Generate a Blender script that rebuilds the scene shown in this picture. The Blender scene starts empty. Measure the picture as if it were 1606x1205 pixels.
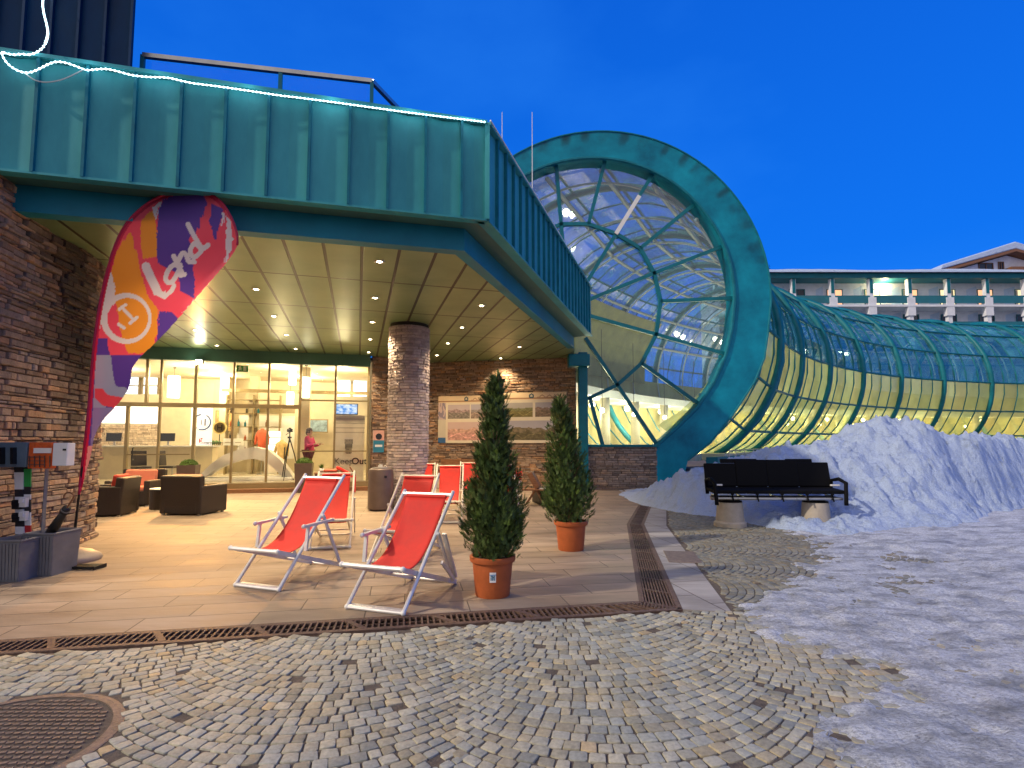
import bpy, math, random
from mathutils import Vector, Matrix, noise
random.seed(7)
C = bpy.context.scene.collection
PI = math.pi
RAD = math.radians

# ------------------------------------------------------------------ camera model (used to lay out real planes)
F, CX, PITCH, EYE = 840.0, 803.0, RAD(4.2), 1.55
CY = 695 - F * math.tan(PITCH)

def at(px, py, Z=None, Y=None):
    a = (px - CX) / F; b = (CY - py) / F
    c, s = math.cos(PITCH), math.sin(PITCH)
    d = (a, c - b * s, s + b * c)
    t = (Z - EYE) / d[2] if Z is not None else Y / d[1]
    return Vector((d[0] * t, d[1] * t, EYE + d[2] * t))

# ------------------------------------------------------------------ helpers
def setp(o, label=None, cat=None, group=None, kind=None):
    if label: o['label'] = label
    if cat: o['category'] = cat
    if group: o['group'] = group
    if kind: o['kind'] = kind
    return o

def thing(name, label, cat, loc=(0, 0, 0), rz=0.0, group=None):
    o = bpy.data.objects.new(name, None)
    C.objects.link(o)
    o.location = loc; o.rotation_euler = (0, 0, rz); o.empty_display_size = .2
    return setp(o, label, cat, group)

def rotz(a):
    return Matrix.Rotation(a, 3, 'Z')

class MB:
    def __init__(s):
        s.v = []; s.f = []; s.c = []; s.col = (1, 1, 1)
    def add(s, vs, fs, col=None):
        n = len(s.v); c = col or s.col
        for p in vs:
            s.v.append(tuple(p)); s.c.append(c)
        for f in fs:
            s.f.append(tuple(i + n for i in f))
        return s
    def box(s, c, size, m=None, col=None):
        hx, hy, hz = size[0] / 2, size[1] / 2, size[2] / 2
        c = Vector(c); vs = []
        for x, y, z in ((-1,-1,-1),(1,-1,-1),(1,1,-1),(-1,1,-1),(-1,-1,1),(1,-1,1),(1,1,1),(-1,1,1)):
            p = Vector((x * hx, y * hy, z * hz))
            if m is not None: p = m @ p
            vs.append(c + p)
        return s.add(vs, [(0,3,2,1),(4,5,6,7),(0,1,5,4),(1,2,6,5),(2,3,7,6),(3,0,4,7)], col)
    def bar(s, p0, p1, w, h, up=(0, 0, 1), col=None):
        p0, p1 = Vector(p0), Vector(p1); d = p1 - p0; L = d.length; d.normalize()
        u = Vector(up)
        if abs(d.dot(u)) > .98: u = Vector((1, 0, 0)) if abs(d.x) < .9 else Vector((0, 1, 0))
        x = d.cross(u).normalized(); z = x.cross(d).normalized()
        m = Matrix((x, d, z)).transposed()
        return s.box((p0 + p1) / 2, (w, L, h), m, col)
    def tube(s, pts, r, n=8, closed=False, cap=True, col=None):
        pts = [Vector(p) for p in pts]; N = len(pts)
        rs = r if isinstance(r, (list, tuple)) else [r] * N
        T = []
        for i in range(N):
            a = pts[(i - 1) % N] if (closed or i > 0) else pts[i]
            b = pts[(i + 1) % N] if (closed or i < N - 1) else pts[i]
            t = (b - a); T.append(t.normalized() if t.length > 1e-9 else Vector((0, 0, 1)))
        u = Vector((0, 0, 1))
        if abs(T[0].dot(u)) > .9: u = Vector((1, 0, 0))
        u = (u - T[0] * u.dot(T[0])).normalized()
        vs = []; fs = []
        for i in range(N):
            u = (u - T[i] * u.dot(T[i]))
            u = u.normalized() if u.length > 1e-6 else T[i].orthogonal().normalized()
            w = T[i].cross(u)
            for k in range(n):
                a = 2 * PI * k / n
                vs.append(pts[i] + (u * math.cos(a) + w * math.sin(a)) * rs[i])
        M = N if closed else N - 1
        for i in range(M):
            j = (i + 1) % N
            for k in range(n):
                l = (k + 1) % n
                fs.append((i * n + k, i * n + l, j * n + l, j * n + k))
        if cap and not closed:
            fs.append(tuple(range(n))[::-1]); fs.append(tuple((N - 1) * n + k for k in range(n)))
        return s.add(vs, fs, col)
    def lathe(s, prof, c=(0, 0, 0), n=24, col=None, m=None):
        c = Vector(c); vs = []; fs = []; N = len(prof)
        for r, z in prof:
            for k in range(n):
                a = 2 * PI * k / n
                p = Vector((r * math.cos(a), r * math.sin(a), z))
                if m is not None: p = m @ p
                vs.append(c + p)
        for i in range(N - 1):
            for k in range(n):
                l = (k + 1) % n
                fs.append((i * n + k, i * n + l, (i + 1) * n + l, (i + 1) * n + k))
        if prof[0][0] > 1e-4: fs.append(tuple(range(n))[::-1])
        if prof[-1][0] > 1e-4: fs.append(tuple((N - 1) * n + k for k in range(n)))
        return s.add(vs, fs, col)
    def prism(s, poly, d, col=None):
        """poly: list of 3d points in a plane, d: extrusion vector"""
        poly = [Vector(p) for p in poly]; d = Vector(d); n = len(poly)
        vs = poly + [p + d for p in poly]
        fs = [tuple(range(n))[::-1], tuple(range(n, 2 * n))]
        for k in range(n):
            l = (k + 1) % n; fs.append((k, l, n + l, n + k))
        return s.add(vs, fs, col)
    def sphere(s, c, r, n=12, m=8, sc=(1, 1, 1), col=None):
        c = Vector(c); vs = []; fs = []
        for i in range(m + 1):
            t = PI * i / m
            for k in range(n):
                a = 2 * PI * k / n
                vs.append(c + Vector((r * sc[0] * math.sin(t) * math.cos(a), r * sc[1] * math.sin(t) * math.sin(a), -r * sc[2] * math.cos(t))))
        for i in range(m):
            for k in range(n):
                l = (k + 1) % n
                fs.append((i * n + k, i * n + l, (i + 1) * n + l, (i + 1) * n + k))
        return s.add(vs, fs, col)
    def build(s, name, mat, parent=None, smooth=False, world=False, bevel=0, colors=False, solid=0):
        me = bpy.data.meshes.new(name)
        v = s.v
        if world and parent is not None:
            r = parent
            while r.parent is not None: r = r.parent
            L = r.location; v = [(p[0] - L.x, p[1] - L.y, p[2] - L.z) for p in v]
        me.from_pydata(v, [], s.f)
        if colors:
            ca = me.color_attributes.new('tint', 'FLOAT_COLOR', 'POINT')
            buf = []
            for c in s.c: buf += [c[0], c[1], c[2], 1.0]
            ca.data.foreach_set('color', buf)
        if mat: me.materials.append(mat)
        me.validate(); me.update()
        if smooth:
            me.polygons.foreach_set('use_smooth', [True] * len(me.polygons))
            me.update()
        o = bpy.data.objects.new(name, me); C.objects.link(o)
        if parent is not None: o.parent = parent
        if bevel:
            b = o.modifiers.new('Bevel', 'BEVEL'); b.width = bevel; b.segments = 2; b.limit_method = 'ANGLE'; b.angle_limit = RAD(40)
        if solid:
            b = o.modifiers.new('Solid', 'SOLIDIFY'); b.thickness = solid; b.offset = 0
        return o

def auto_smooth(o, ang=40):
    me = o.data
    me.polygons.foreach_set('use_smooth', [True] * len(me.polygons))
    try: me.set_sharp_from_angle(angle=RAD(ang))
    except Exception: pass
    return o

# ------------------------------------------------------------------ materials
def newmat(name):
    m = bpy.data.materials.new(name); m.use_nodes = True
    nt = m.node_tree; return m, nt, nt.nodes['Principled BSDF']

def mat(name, col, rough=.6, metal=0.0, var=.2, scale=6.0, bump=.1, bscale=None, stretch=(1, 1, 1), tint=False, spec=.5, dist=.02, col2=None, coat=0):
    m, nt, b = newmat(name); N = nt.nodes; L = nt.links
    tc = N.new('ShaderNodeTexCoord'); mp = N.new('ShaderNodeMapping'); mp.inputs['Scale'].default_value = stretch
    L.new(tc.outputs['Object'], mp.inputs['Vector'])
    n1 = N.new('ShaderNodeTexNoise'); n1.inputs['Scale'].default_value = scale; n1.inputs['Detail'].default_value = 8; n1.inputs['Roughness'].default_value = .62
    L.new(mp.outputs['Vector'], n1.inputs['Vector'])
    rp = N.new('ShaderNodeValToRGB')
    a = [max(0, c * (1 - var)) for c in col]; z = [min(1, c * (1 + var)) for c in (col2 or col)]
    rp.color_ramp.elements[0].position = .3; rp.color_ramp.elements[1].position = .7
    rp.color_ramp.elements[0].color = (*a, 1); rp.color_ramp.elements[1].color = (*z, 1)
    L.new(n1.outputs['Fac'], rp.inputs['Fac'])
    out = rp.outputs['Color']
    if tint:
        at_ = N.new('ShaderNodeAttribute'); at_.attribute_name = 'tint'
        mx = N.new('ShaderNodeMix'); mx.data_type = 'RGBA'; mx.blend_type = 'MULTIPLY'; mx.inputs[0].default_value = 1
        L.new(out, mx.inputs[6]); L.new(at_.outputs['Color'], mx.inputs[7]); out = mx.outputs[2]
    L.new(out, b.inputs['Base Color'])
    b.inputs['Roughness'].default_value = rough; b.inputs['Metallic'].default_value = metal
    b.inputs['Specular IOR Level'].default_value = spec
    if coat: b.inputs['Coat Weight'].default_value = coat
    rr = N.new('ShaderNodeMapRange'); rr.inputs[3].default_value = max(.02, rough - .12); rr.inputs[4].default_value = min(1, rough + .12)
    L.new(n1.outputs['Fac'], rr.inputs[0]); L.new(rr.outputs[0], b.inputs['Roughness'])
    if bump:
        n2 = N.new('ShaderNodeTexNoise'); n2.inputs['Scale'].default_value = bscale or scale * 5; n2.inputs['Detail'].default_value = 6
        L.new(mp.outputs['Vector'], n2.inputs['Vector'])
        bp = N.new('ShaderNodeBump'); bp.inputs['Strength'].default_value = bump; bp.inputs['Distance'].default_value = dist
        L.new(n2.outputs['Fac'], bp.inputs['Height']); L.new(bp.outputs['Normal'], b.inputs['Normal'])
    return m

def emit(name, col, st):
    m, nt, b = newmat(name)
    b.inputs['Base Color'].default_value = (*col, 1); b.inputs['Emission Color'].default_value = (*col, 1); b.inputs['Emission Strength'].default_value = st
    return m

def glass(name, tint, gloss=.12, rough=.02, dust_glow=.0, gcol=(1, 1, 1), dcol=(.5, .5, .5), trans=False, tinted=False, gmax=.28):
    """thin architectural pane: mostly see-through, with a Fresnel reflection and a film of dust or painted-in glow"""
    m, nt, b = newmat(name); N = nt.nodes; L = nt.links; N.remove(b)
    o = [n for n in N if n.type == 'OUTPUT_MATERIAL'][0]
    tr = N.new('ShaderNodeBsdfTransparent'); tr.inputs['Color'].default_value = (*tint, 1)
    gl = N.new('ShaderNodeBsdfGlossy'); gl.inputs['Roughness'].default_value = rough; gl.inputs['Color'].default_value = (*gcol, 1)
    lw = N.new('ShaderNodeLayerWeight'); lw.inputs['Blend'].default_value = .35
    mr = N.new('ShaderNodeMapRange'); mr.inputs[3].default_value = gloss; mr.inputs[4].default_value = min(1, gloss + gmax)
    L.new(lw.outputs['Facing'], mr.inputs[0])
    mx = N.new('ShaderNodeMixShader'); L.new(mr.outputs[0], mx.inputs[0]); L.new(tr.outputs[0], mx.inputs[1]); L.new(gl.outputs[0], mx.inputs[2])
    last = mx
    if tinted:
        ta = N.new('ShaderNodeAttribute'); ta.attribute_name = 'tint'
        tm = N.new('ShaderNodeMix'); tm.data_type = 'RGBA'; tm.blend_type = 'MULTIPLY'; tm.inputs[0].default_value = 1; tm.inputs[6].default_value = (*tint, 1)
        L.new(ta.outputs['Color'], tm.inputs[7]); L.new(tm.outputs[2], tr.inputs['Color'])
    if dust_glow:
        df = N.new('ShaderNodeBsdfTranslucent' if trans else 'ShaderNodeBsdfDiffuse'); df.inputs['Color'].default_value = (*dcol, 1)
        if tinted:
            t2 = N.new('ShaderNodeMix'); t2.data_type = 'RGBA'; t2.blend_type = 'MULTIPLY'; t2.inputs[0].default_value = 1; t2.inputs[6].default_value = (*dcol, 1)
            L.new(ta.outputs['Color'], t2.inputs[7]); L.new(t2.outputs[2], df.inputs['Color'])
        no = N.new('ShaderNodeTexNoise'); no.inputs['Scale'].default_value = 1.3; no.inputs['Detail'].default_value = 7
        tc = N.new('ShaderNodeTexCoord'); L.new(tc.outputs['Object'], no.inputs['Vector'])
        m2 = N.new('ShaderNodeMapRange'); m2.inputs[1].default_value = .3; m2.inputs[2].default_value = .7; m2.inputs[3].default_value = dust_glow * (.82 if trans else 0); m2.inputs[4].default_value = dust_glow
        L.new(no.outputs['Fac'], m2.inputs[0])
        my = N.new('ShaderNodeMixShader'); L.new(m2.outputs[0], my.inputs[0]); L.new(mx.outputs[0], my.inputs[1]); L.new(df.outputs[0], my.inputs[2]); last = my
    L.new(last.outputs[0], o.inputs['Surface'])
    return m

M = {}
M['cobble'] = mat('cobble_granite', (.385, .378, .305), .62, var=.25, scale=38, bump=.45, bscale=120, tint=True, dist=.006)
M['joint'] = mat('joint_earth', (.115, .092, .07), .9, var=.4, scale=30, bump=.6, bscale=90)
M['stone'] = mat('stacked_stone', (.36, .26, .19), .8, var=.3, scale=9, bump=.7, bscale=40, tint=True, dist=.02)
M['colstone'] = mat('column_stone', (.44, .375, .345), .8, var=.2, scale=12, bump=.6, bscale=50, tint=True, dist=.015)
M['olive'] = mat('olive_tone', (.22, .22, .07), .6, var=.3, scale=1.5, bump=.05)
M['teal'] = mat('copper_patina', (.032, .265, .315), .5, metal=.0, var=.14, scale=1.1, bump=.12, bscale=3, stretch=(1, 1, .35), spec=.2, col2=(.06, .36, .385))
M['teal_rib'] = mat('copper_seam', (.008, .17, .23), .5, spec=.2, var=.25, scale=3, bump=.1)
M['teal_dark'] = mat('teal_paint', (.005, .15, .2), .42, spec=.25, var=.2, scale=2, bump=.05)
M['beam'] = mat('beam_paint', (.012, .2, .29), .5, spec=.25, var=.2, scale=1.2, bump=.05)
M['soffit'] = mat('soffit_green', (.05, .15, .12), .55, var=.2, scale=1.5, bump=.05)
M['tower'] = mat('blue_copper', (.003, .035, .095), .5, spec=.15, var=.35, scale=1.5, bump=.1, stretch=(1, 1, .3))
M['ceil'] = mat('bronze_panel', (.2, .185, .115), .38, metal=.25, var=.22, scale=1.6, bump=.08, bscale=5)
M['dark'] = mat('dark_gap', (.02, .018, .014), .8, var=.1, bump=0)
M['black'] = mat('black_plastic', (.005, .005, .006), .45, var=.3, scale=12, bump=.1)
M['wicker'] = mat('wicker_brown', (.022, .015, .012), .55, var=.5, scale=60, bump=.8, bscale=70, dist=.01)
M['steel'] = mat('brushed_steel', (.45, .45, .44), .3, metal=.9, var=.15, scale=5, bump=.03)
M['alu'] = mat('aluminium_tube', (.72, .71, .7), .34, metal=.35, var=.1, scale=10, bump=.02)
M['red'] = mat('red_canvas', (.62, .03, .02), .75, var=.12, scale=5, bump=.25, bscale=180, dist=.004)
M['white'] = mat('white_paint', (.78, .77, .74), .5, var=.05, scale=3, bump=.03)
M['cream'] = mat('cream_plaster', (.66, .58, .42), .7, var=.1, scale=2, bump=.08)
M['lobby_floor'] = mat('lobby_floor_tile', (.6, .54, .42), .25, var=.12, scale=2, bump=.02)
M['wood'] = mat('wood_brown', (.22, .1, .045), .55, var=.4, scale=5, bump=.2, stretch=(1, 12, 12))
M['terracotta'] = mat('terracotta', (.42, .1, .025), .6, var=.14, scale=7, bump=.15, bscale=40)
M['soil'] = mat('potting_soil', (.03, .02, .014), .95, var=.5, scale=40, bump=.9, bscale=60)
M['leaf'] = mat('thuja_foliage', (.066, .115, .034), .6, var=.45, scale=30, bump=0, tint=True, spec=.3)
M['bark'] = mat('bark', (.12, .07, .04), .9, var=.4, scale=20, bump=.5)
M['iron'] = mat('rusty_iron', (.125, .075, .055), .65, metal=.15, var=.4, scale=18, bump=.4, bscale=60)
M['cast'] = mat('cast_iron_lid', (.2, .15, .12), .6, metal=.2, var=.35, scale=14, bump=.4, bscale=60)
M['concrete'] = mat('concrete', (.42, .37, .31), .85, var=.14, scale=8, bump=.3, bscale=40)
M['greybin'] = mat('grey_resin', (.16, .16, .17), .6, var=.2, scale=4, bump=.1)
M['brownmetal'] = mat('brown_bin_metal', (.12, .085, .075), .42, metal=.3, var=.15, scale=4, bump=.05)
M['paint'] = mat('printed_surface', (.86, .86, .86), .55, var=.04, scale=4, bump=.05, tint=True)
M['person'] = mat('clothing', (.9, .9, .9), .8, var=.1, scale=20, bump=.2, tint=True)
M['ptrim'] = mat('white_render', (.8, .82, .92), .8, var=.08, scale=2, bump=.1)
M['hall'] = mat('hall_wall', (.55, .46, .2), .8, var=.25, scale=1.2, bump=.05, stretch=(1, 1, .3))
M['pane'] = glass('clear_pane', (.97, .97, .95), .05, .01)
M['ringpane'] = glass('gable_pane', (.86, .93, .97), .035, .01, dust_glow=.03, dcol=(.45, .55, .65))
M['tubepane'] = glass('vault_pane_blue', (.58, .8, .86), .12, .04, dust_glow=.6, dcol=(.13, .46, .56), tinted=True, gmax=.16)  # teal film puts the sky sheen into the pane colour
M['tubelow'] = glass('vault_pane_glow', (.85, .86, .58), .06, .15, dust_glow=.5, dcol=(.86, .85, .5), trans=True, tinted=True)  # yellow tint puts the glow of the lit hall into the panes
M['railpane'] = glass('rail_pane', (.86, .93, .99), .0, .02, gmax=.05)
M['warm_lamp'] = emit('warm_lamp', (1, .82, .5), 14)
M['pendant'] = emit('pendant_shade', (1, .88, .62), 5)
M['down'] = emit('downlight_lens', (1, .8, .5), 40)
M['rope'] = emit('rope_light_led', (.62, .93, 1), 3.2)
M['screen'] = emit('tv_screen', (.25, .5, .9), 1.3)
M['windowlit'] = emit('lit_window', (1, .72, .38), .9)
# ------------------------------------------------------------------ camera, sky, sun
scn = bpy.context.scene
cam = bpy.data.cameras.new('camera'); co = bpy.data.objects.new('camera', cam); C.objects.link(co)
co.location = (0, 0, EYE); co.rotation_euler = (PI / 2 + PITCH, 0, 0)
cam.sensor_width = 36; cam.lens = 36 * F / 1606; cam.shift_y = (CY - 602.5) / 1606; cam.clip_end = 1500; cam.clip_start = .05
scn.camera = co
scn.view_settings.view_transform = 'Standard'; scn.view_settings.look = 'None'; scn.view_settings.gamma = 1; scn.view_settings.exposure = .3
cy = scn.cycles
cy.max_bounces = 8; cy.diffuse_bounces = 3; cy.glossy_bounces = 3; cy.transparent_max_bounces = 24; cy.transmission_bounces = 4
cy.sample_clamp_indirect = 4; cy.caustics_reflective = False; cy.caustics_refractive = False
try: cy.use_denoising = True
except Exception: pass

SUN_EL, SUN_AZ = RAD(36), math.atan2(-.92, -.40)      # lamp stands to the left, a little behind the camera
w = bpy.data.worlds.new('World'); scn.world = w; w.use_nodes = True
N = w.node_tree.nodes; L = w.node_tree.links; bg = N['Background']; wo = N['World Output']
sky = N.new('ShaderNodeTexSky'); sky.sky_type = 'NISHITA'; sky.sun_disc = False
sky.sun_elevation = RAD(3); sky.sun_rotation = PI + .9; sky.ozone_density = 6; sky.air_density = 1.2
hs = N.new('ShaderNodeMix'); hs.data_type = 'RGBA'; hs.blend_type = 'MULTIPLY'; hs.inputs[0].default_value = 1; hs.inputs[7].default_value = (.35, .75, 1.5, 1)
L.new(sky.outputs[0], hs.inputs[6])
tc = N.new('ShaderNodeTexCoord')
dt = N.new('ShaderNodeVectorMath'); dt.operation = 'DOT_PRODUCT'; gv = Vector((-.5, -.84, .2)).normalized(); dt.inputs[1].default_value = gv
L.new(tc.outputs['Generated'], dt.inputs[0])
# deep blue of the dusk sky, by height
sx = N.new('ShaderNodeSeparateXYZ'); L.new(tc.outputs['Generated'], sx.inputs[0])
r1 = N.new('ShaderNodeValToRGB'); e = r1.color_ramp.elements
e[0].position = 0.0; e[0].color = (.02, .215, .79, 1); e[1].position = .75; e[1].color = (.003, .085, .52, 1)
e2 = r1.color_ramp.elements.new(.3); e2.color = (.004, .135, .68, 1)
L.new(sx.outputs['Z'], r1.inputs['Fac'])
# faint veil of cloud
cn = N.new('ShaderNodeTexNoise'); cn.inputs['Scale'].default_value = 2.2; cn.inputs['Detail'].default_value = 5; cn.inputs['Roughness'].default_value = .55
cm = N.new('ShaderNodeMapping'); cm.inputs['Scale'].default_value = (1, 1, 2.2); L.new(tc.outputs['Generated'], cm.inputs[0]); L.new(cm.outputs[0], cn.inputs['Vector'])
cr = N.new('ShaderNodeMapRange'); cr.inputs[1].default_value = .45; cr.inputs[2].default_value = .8; cr.inputs[4].default_value = .26
L.new(cn.outputs['Fac'], cr.inputs[0])
cmx = N.new('ShaderNodeMix'); cmx.data_type = 'RGBA'; cmx.inputs[7].default_value = (.03, .25, .85, 1)
L.new(cr.outputs[0], cmx.inputs[0]); L.new(r1.outputs[0], cmx.inputs[6])
gr = N.new('ShaderNodeMapRange'); gr.interpolation_type = 'SMOOTHSTEP'; gr.inputs[1].default_value = -.12; gr.inputs[2].default_value = .75
L.new(dt.outputs['Value'], gr.inputs[0])
mx = N.new('ShaderNodeMix'); mx.data_type = 'RGBA'; mx.inputs[7].default_value = (.55, .505, .49, 1)
L.new(gr.outputs[0], mx.inputs[0]); L.new(cmx.outputs[2], mx.inputs[6])
sc_ = N.new('ShaderNodeMix'); sc_.data_type = 'RGBA'; sc_.blend_type = 'ADD'; sc_.inputs[0].default_value = .02
L.new(mx.outputs[2], sc_.inputs[6]); L.new(hs.outputs[2], sc_.inputs[7])
L.new(sc_.outputs[2], bg.inputs['Color']); bg.inputs['Strength'].default_value = 1.0

sl = bpy.data.lights.new('sun', 'SUN'); sl.energy = 2.2; sl.angle = RAD(1.5); sl.color = (1, .85, .66)
so = bpy.data.objects.new('sun', sl); C.objects.link(so)
trav = Vector((.92 * math.cos(SUN_EL), .40 * math.cos(SUN_EL), -math.sin(SUN_EL)))
so.rotation_euler = trav.to_track_quat('-Z', 'Y').to_euler(); so.location = (-8, -4, 8)

def spot(loc, energy, col=(1, .74, .42), size=RAD(120), blend=.8, target=None, r=.06):
    l = bpy.data.lights.new('downlight_beam', 'SPOT'); l.energy = energy; l.color = col; l.spot_size = size; l.spot_blend = blend; l.shadow_soft_size = r
    o = bpy.data.objects.new('downlight_beam', l); C.objects.link(o); o.location = loc
    if target: o.rotation_euler = (Vector(target) - Vector(loc)).to_track_quat('-Z', 'Y').to_euler()
    return o
def point(loc, energy, col=(1, .8, .5), r=.15):
    l = bpy.data.lights.new('lamp_light', 'POINT'); l.energy = energy; l.color = col; l.shadow_soft_size = r
    o = bpy.data.objects.new('lamp_light', l); C.objects.link(o); o.location = loc
    return o

# ------------------------------------------------------------------ ground
def inpoly(x, y, P):
    r = False; n = len(P)
    for i in range(n):
        x1, y1 = P[i]; x2, y2 = P[(i + 1) % n]
        if (y1 > y) != (y2 > y) and x < (x2 - x1) * (y - y1) / (y2 - y1) + x1: r = not r
    return r

b = MB(); S = 420
b.add([(-S, -S, -.06), (S, -S, -.06), (S, S, -.06), (-S, S, -.06)], [(0, 1, 2, 3)])
setp(b.build('ground', M['joint']), kind='structure')

# terrace of stone slabs, joints by texture
def slab_material(name, ang, w, h, col, col2):
    m, nt, bs = newmat(name); N = nt.nodes; L = nt.links
    tc = N.new('ShaderNodeTexCoord'); mp = N.new('ShaderNodeMapping'); mp.inputs['Rotation'].default_value = (0, 0, -ang); L.new(tc.outputs['Object'], mp.inputs[0])
    dn = N.new('ShaderNodeTexNoise'); dn.inputs['Scale'].default_value = 3; L.new(tc.outputs['Object'], dn.inputs['Vector'])
    br = N.new('ShaderNodeTexBrick'); br.inputs['Scale'].default_value = 1; br.inputs['Brick Width'].default_value = w; br.inputs['Row Height'].default_value = h
    br.inputs['Mortar Size'].default_value = .006; br.inputs['Mortar Smooth'].default_value = .3; br.offset = .37; br.inputs['Bias'].default_value = 0
    br.inputs['Color1'].default_value = (*col, 1); br.inputs['Color2'].default_value = (*col2, 1); br.inputs['Mortar'].default_value = (.12, .095, .07, 1)
    va = N.new('ShaderNodeVectorMath'); va.operation = 'MULTIPLY_ADD'; va.inputs[1].default_value = (.012, .012, 0); L.new(dn.outputs['Color'], va.inputs[0]); L.new(mp.outputs[0], va.inputs[2])
    L.new(va.outputs[0], br.inputs['Vector'])
    no = N.new('ShaderNodeTexNoise'); no.inputs['Scale'].default_value = 1.3; no.inputs['Detail'].default_value = 9; no.inputs['Roughness'].default_value = .65
    mp2 = N.new('ShaderNodeMapping'); mp2.inputs['Scale'].default_value = (.5, 2.2, 1); mp2.inputs['Rotation'].default_value = (0, 0, -ang); L.new(tc.outputs['Object'], mp2.inputs[0]); L.new(mp2.outputs[0], no.inputs['Vector'])
    rp = N.new('ShaderNodeValToRGB'); rp.color_ramp.elements[0].position = .32; rp.color_ramp.elements[0].color = (.52, .48, .45, 1); rp.color_ramp.elements[1].position = .62; rp.color_ramp.elements[1].color = (1.05, 1.05, 1.05, 1)
    L.new(no.outputs['Fac'], rp.inputs[0])
    mu = N.new('ShaderNodeMix'); mu.data_type = 'RGBA'; mu.blend_type = 'MULTIPLY'; mu.inputs[0].default_value = 1
    L.new(br.outputs['Color'], mu.inputs[6]); L.new(rp.outputs[0], mu.inputs[7]); L.new(mu.outputs[2], bs.inputs['Base Color'])
    mr = N.new('ShaderNodeMapRange'); mr.inputs[1].default_value = .3; mr.inputs[2].default_value = .6; mr.inputs[3].default_value = .5; mr.inputs[4].default_value = .75; L.new(no.outputs['Fac'], mr.inputs[0]); L.new(mr.outputs[0], bs.inputs['Roughness'])
    n3 = N.new('ShaderNodeTexNoise'); n3.inputs['Scale'].default_value = 45; n3.inputs['Detail'].default_value = 6; L.new(tc.outputs['Object'], n3.inputs['Vector'])
    b1 = N.new('ShaderNodeBump'); b1.inputs['Strength'].default_value = .25; b1.inputs['Distance'].default_value = .006; L.new(n3.outputs['Fac'], b1.inputs['Height'])
    iv = N.new('ShaderNodeMath'); iv.operation = 'SUBTRACT'; iv.inputs[0].default_value = 1; L.new(br.outputs['Fac'], iv.inputs[1])
    b2 = N.new('ShaderNodeBump'); b2.inputs['Strength'].default_value = .8; b2.inputs['Distance'].default_value = .008; L.new(iv.outputs[0], b2.inputs['Height']); L.new(b1.outputs[0], b2.inputs['Normal'])
    L.new(b2.outputs[0], bs.inputs['Normal'])
    return m
M['slab'] = slab_material('terrace_slabs', RAD(11), .95, .36, (.37, .285, .21), (.30, .235, .175))
M['strip'] = slab_material('strip_slabs', RAD(-78), .8, .6, (.40, .38, .35), (.34, .325, .31))

DI0, DI1, DI2, DI3 = (-14, 2.40), (1.25, 5.40), (2.20, 10.42), (3.42, 14.4)   # inner edge of the drain
DO0, DO1, DO2, DO3 = (-14, 2.07), (1.60, 5.14), (2.54, 10.42), (3.76, 14.4)   # outer edge
def sheet(name, poly, z, m, thick=.05):
    bb = MB(); bb.prism([(x, y, z - thick) for x, y in poly], (0, 0, thick)); return setp(bb.build(name, m), kind='structure')
sheet('terrace_paving', [DI0, DI1, DI2, DI3, (4.2, 18.6), (-18, 18.6), (-18, 1.6)], 0, M['slab'])
E1, E2, E3 = (2.02, 5.05), (2.9, 10.2), (4.1, 14.4)
sheet('slab_strip', [DO1, E1, E2, E3, DO3, DO2], -.002, M['strip'])

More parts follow.
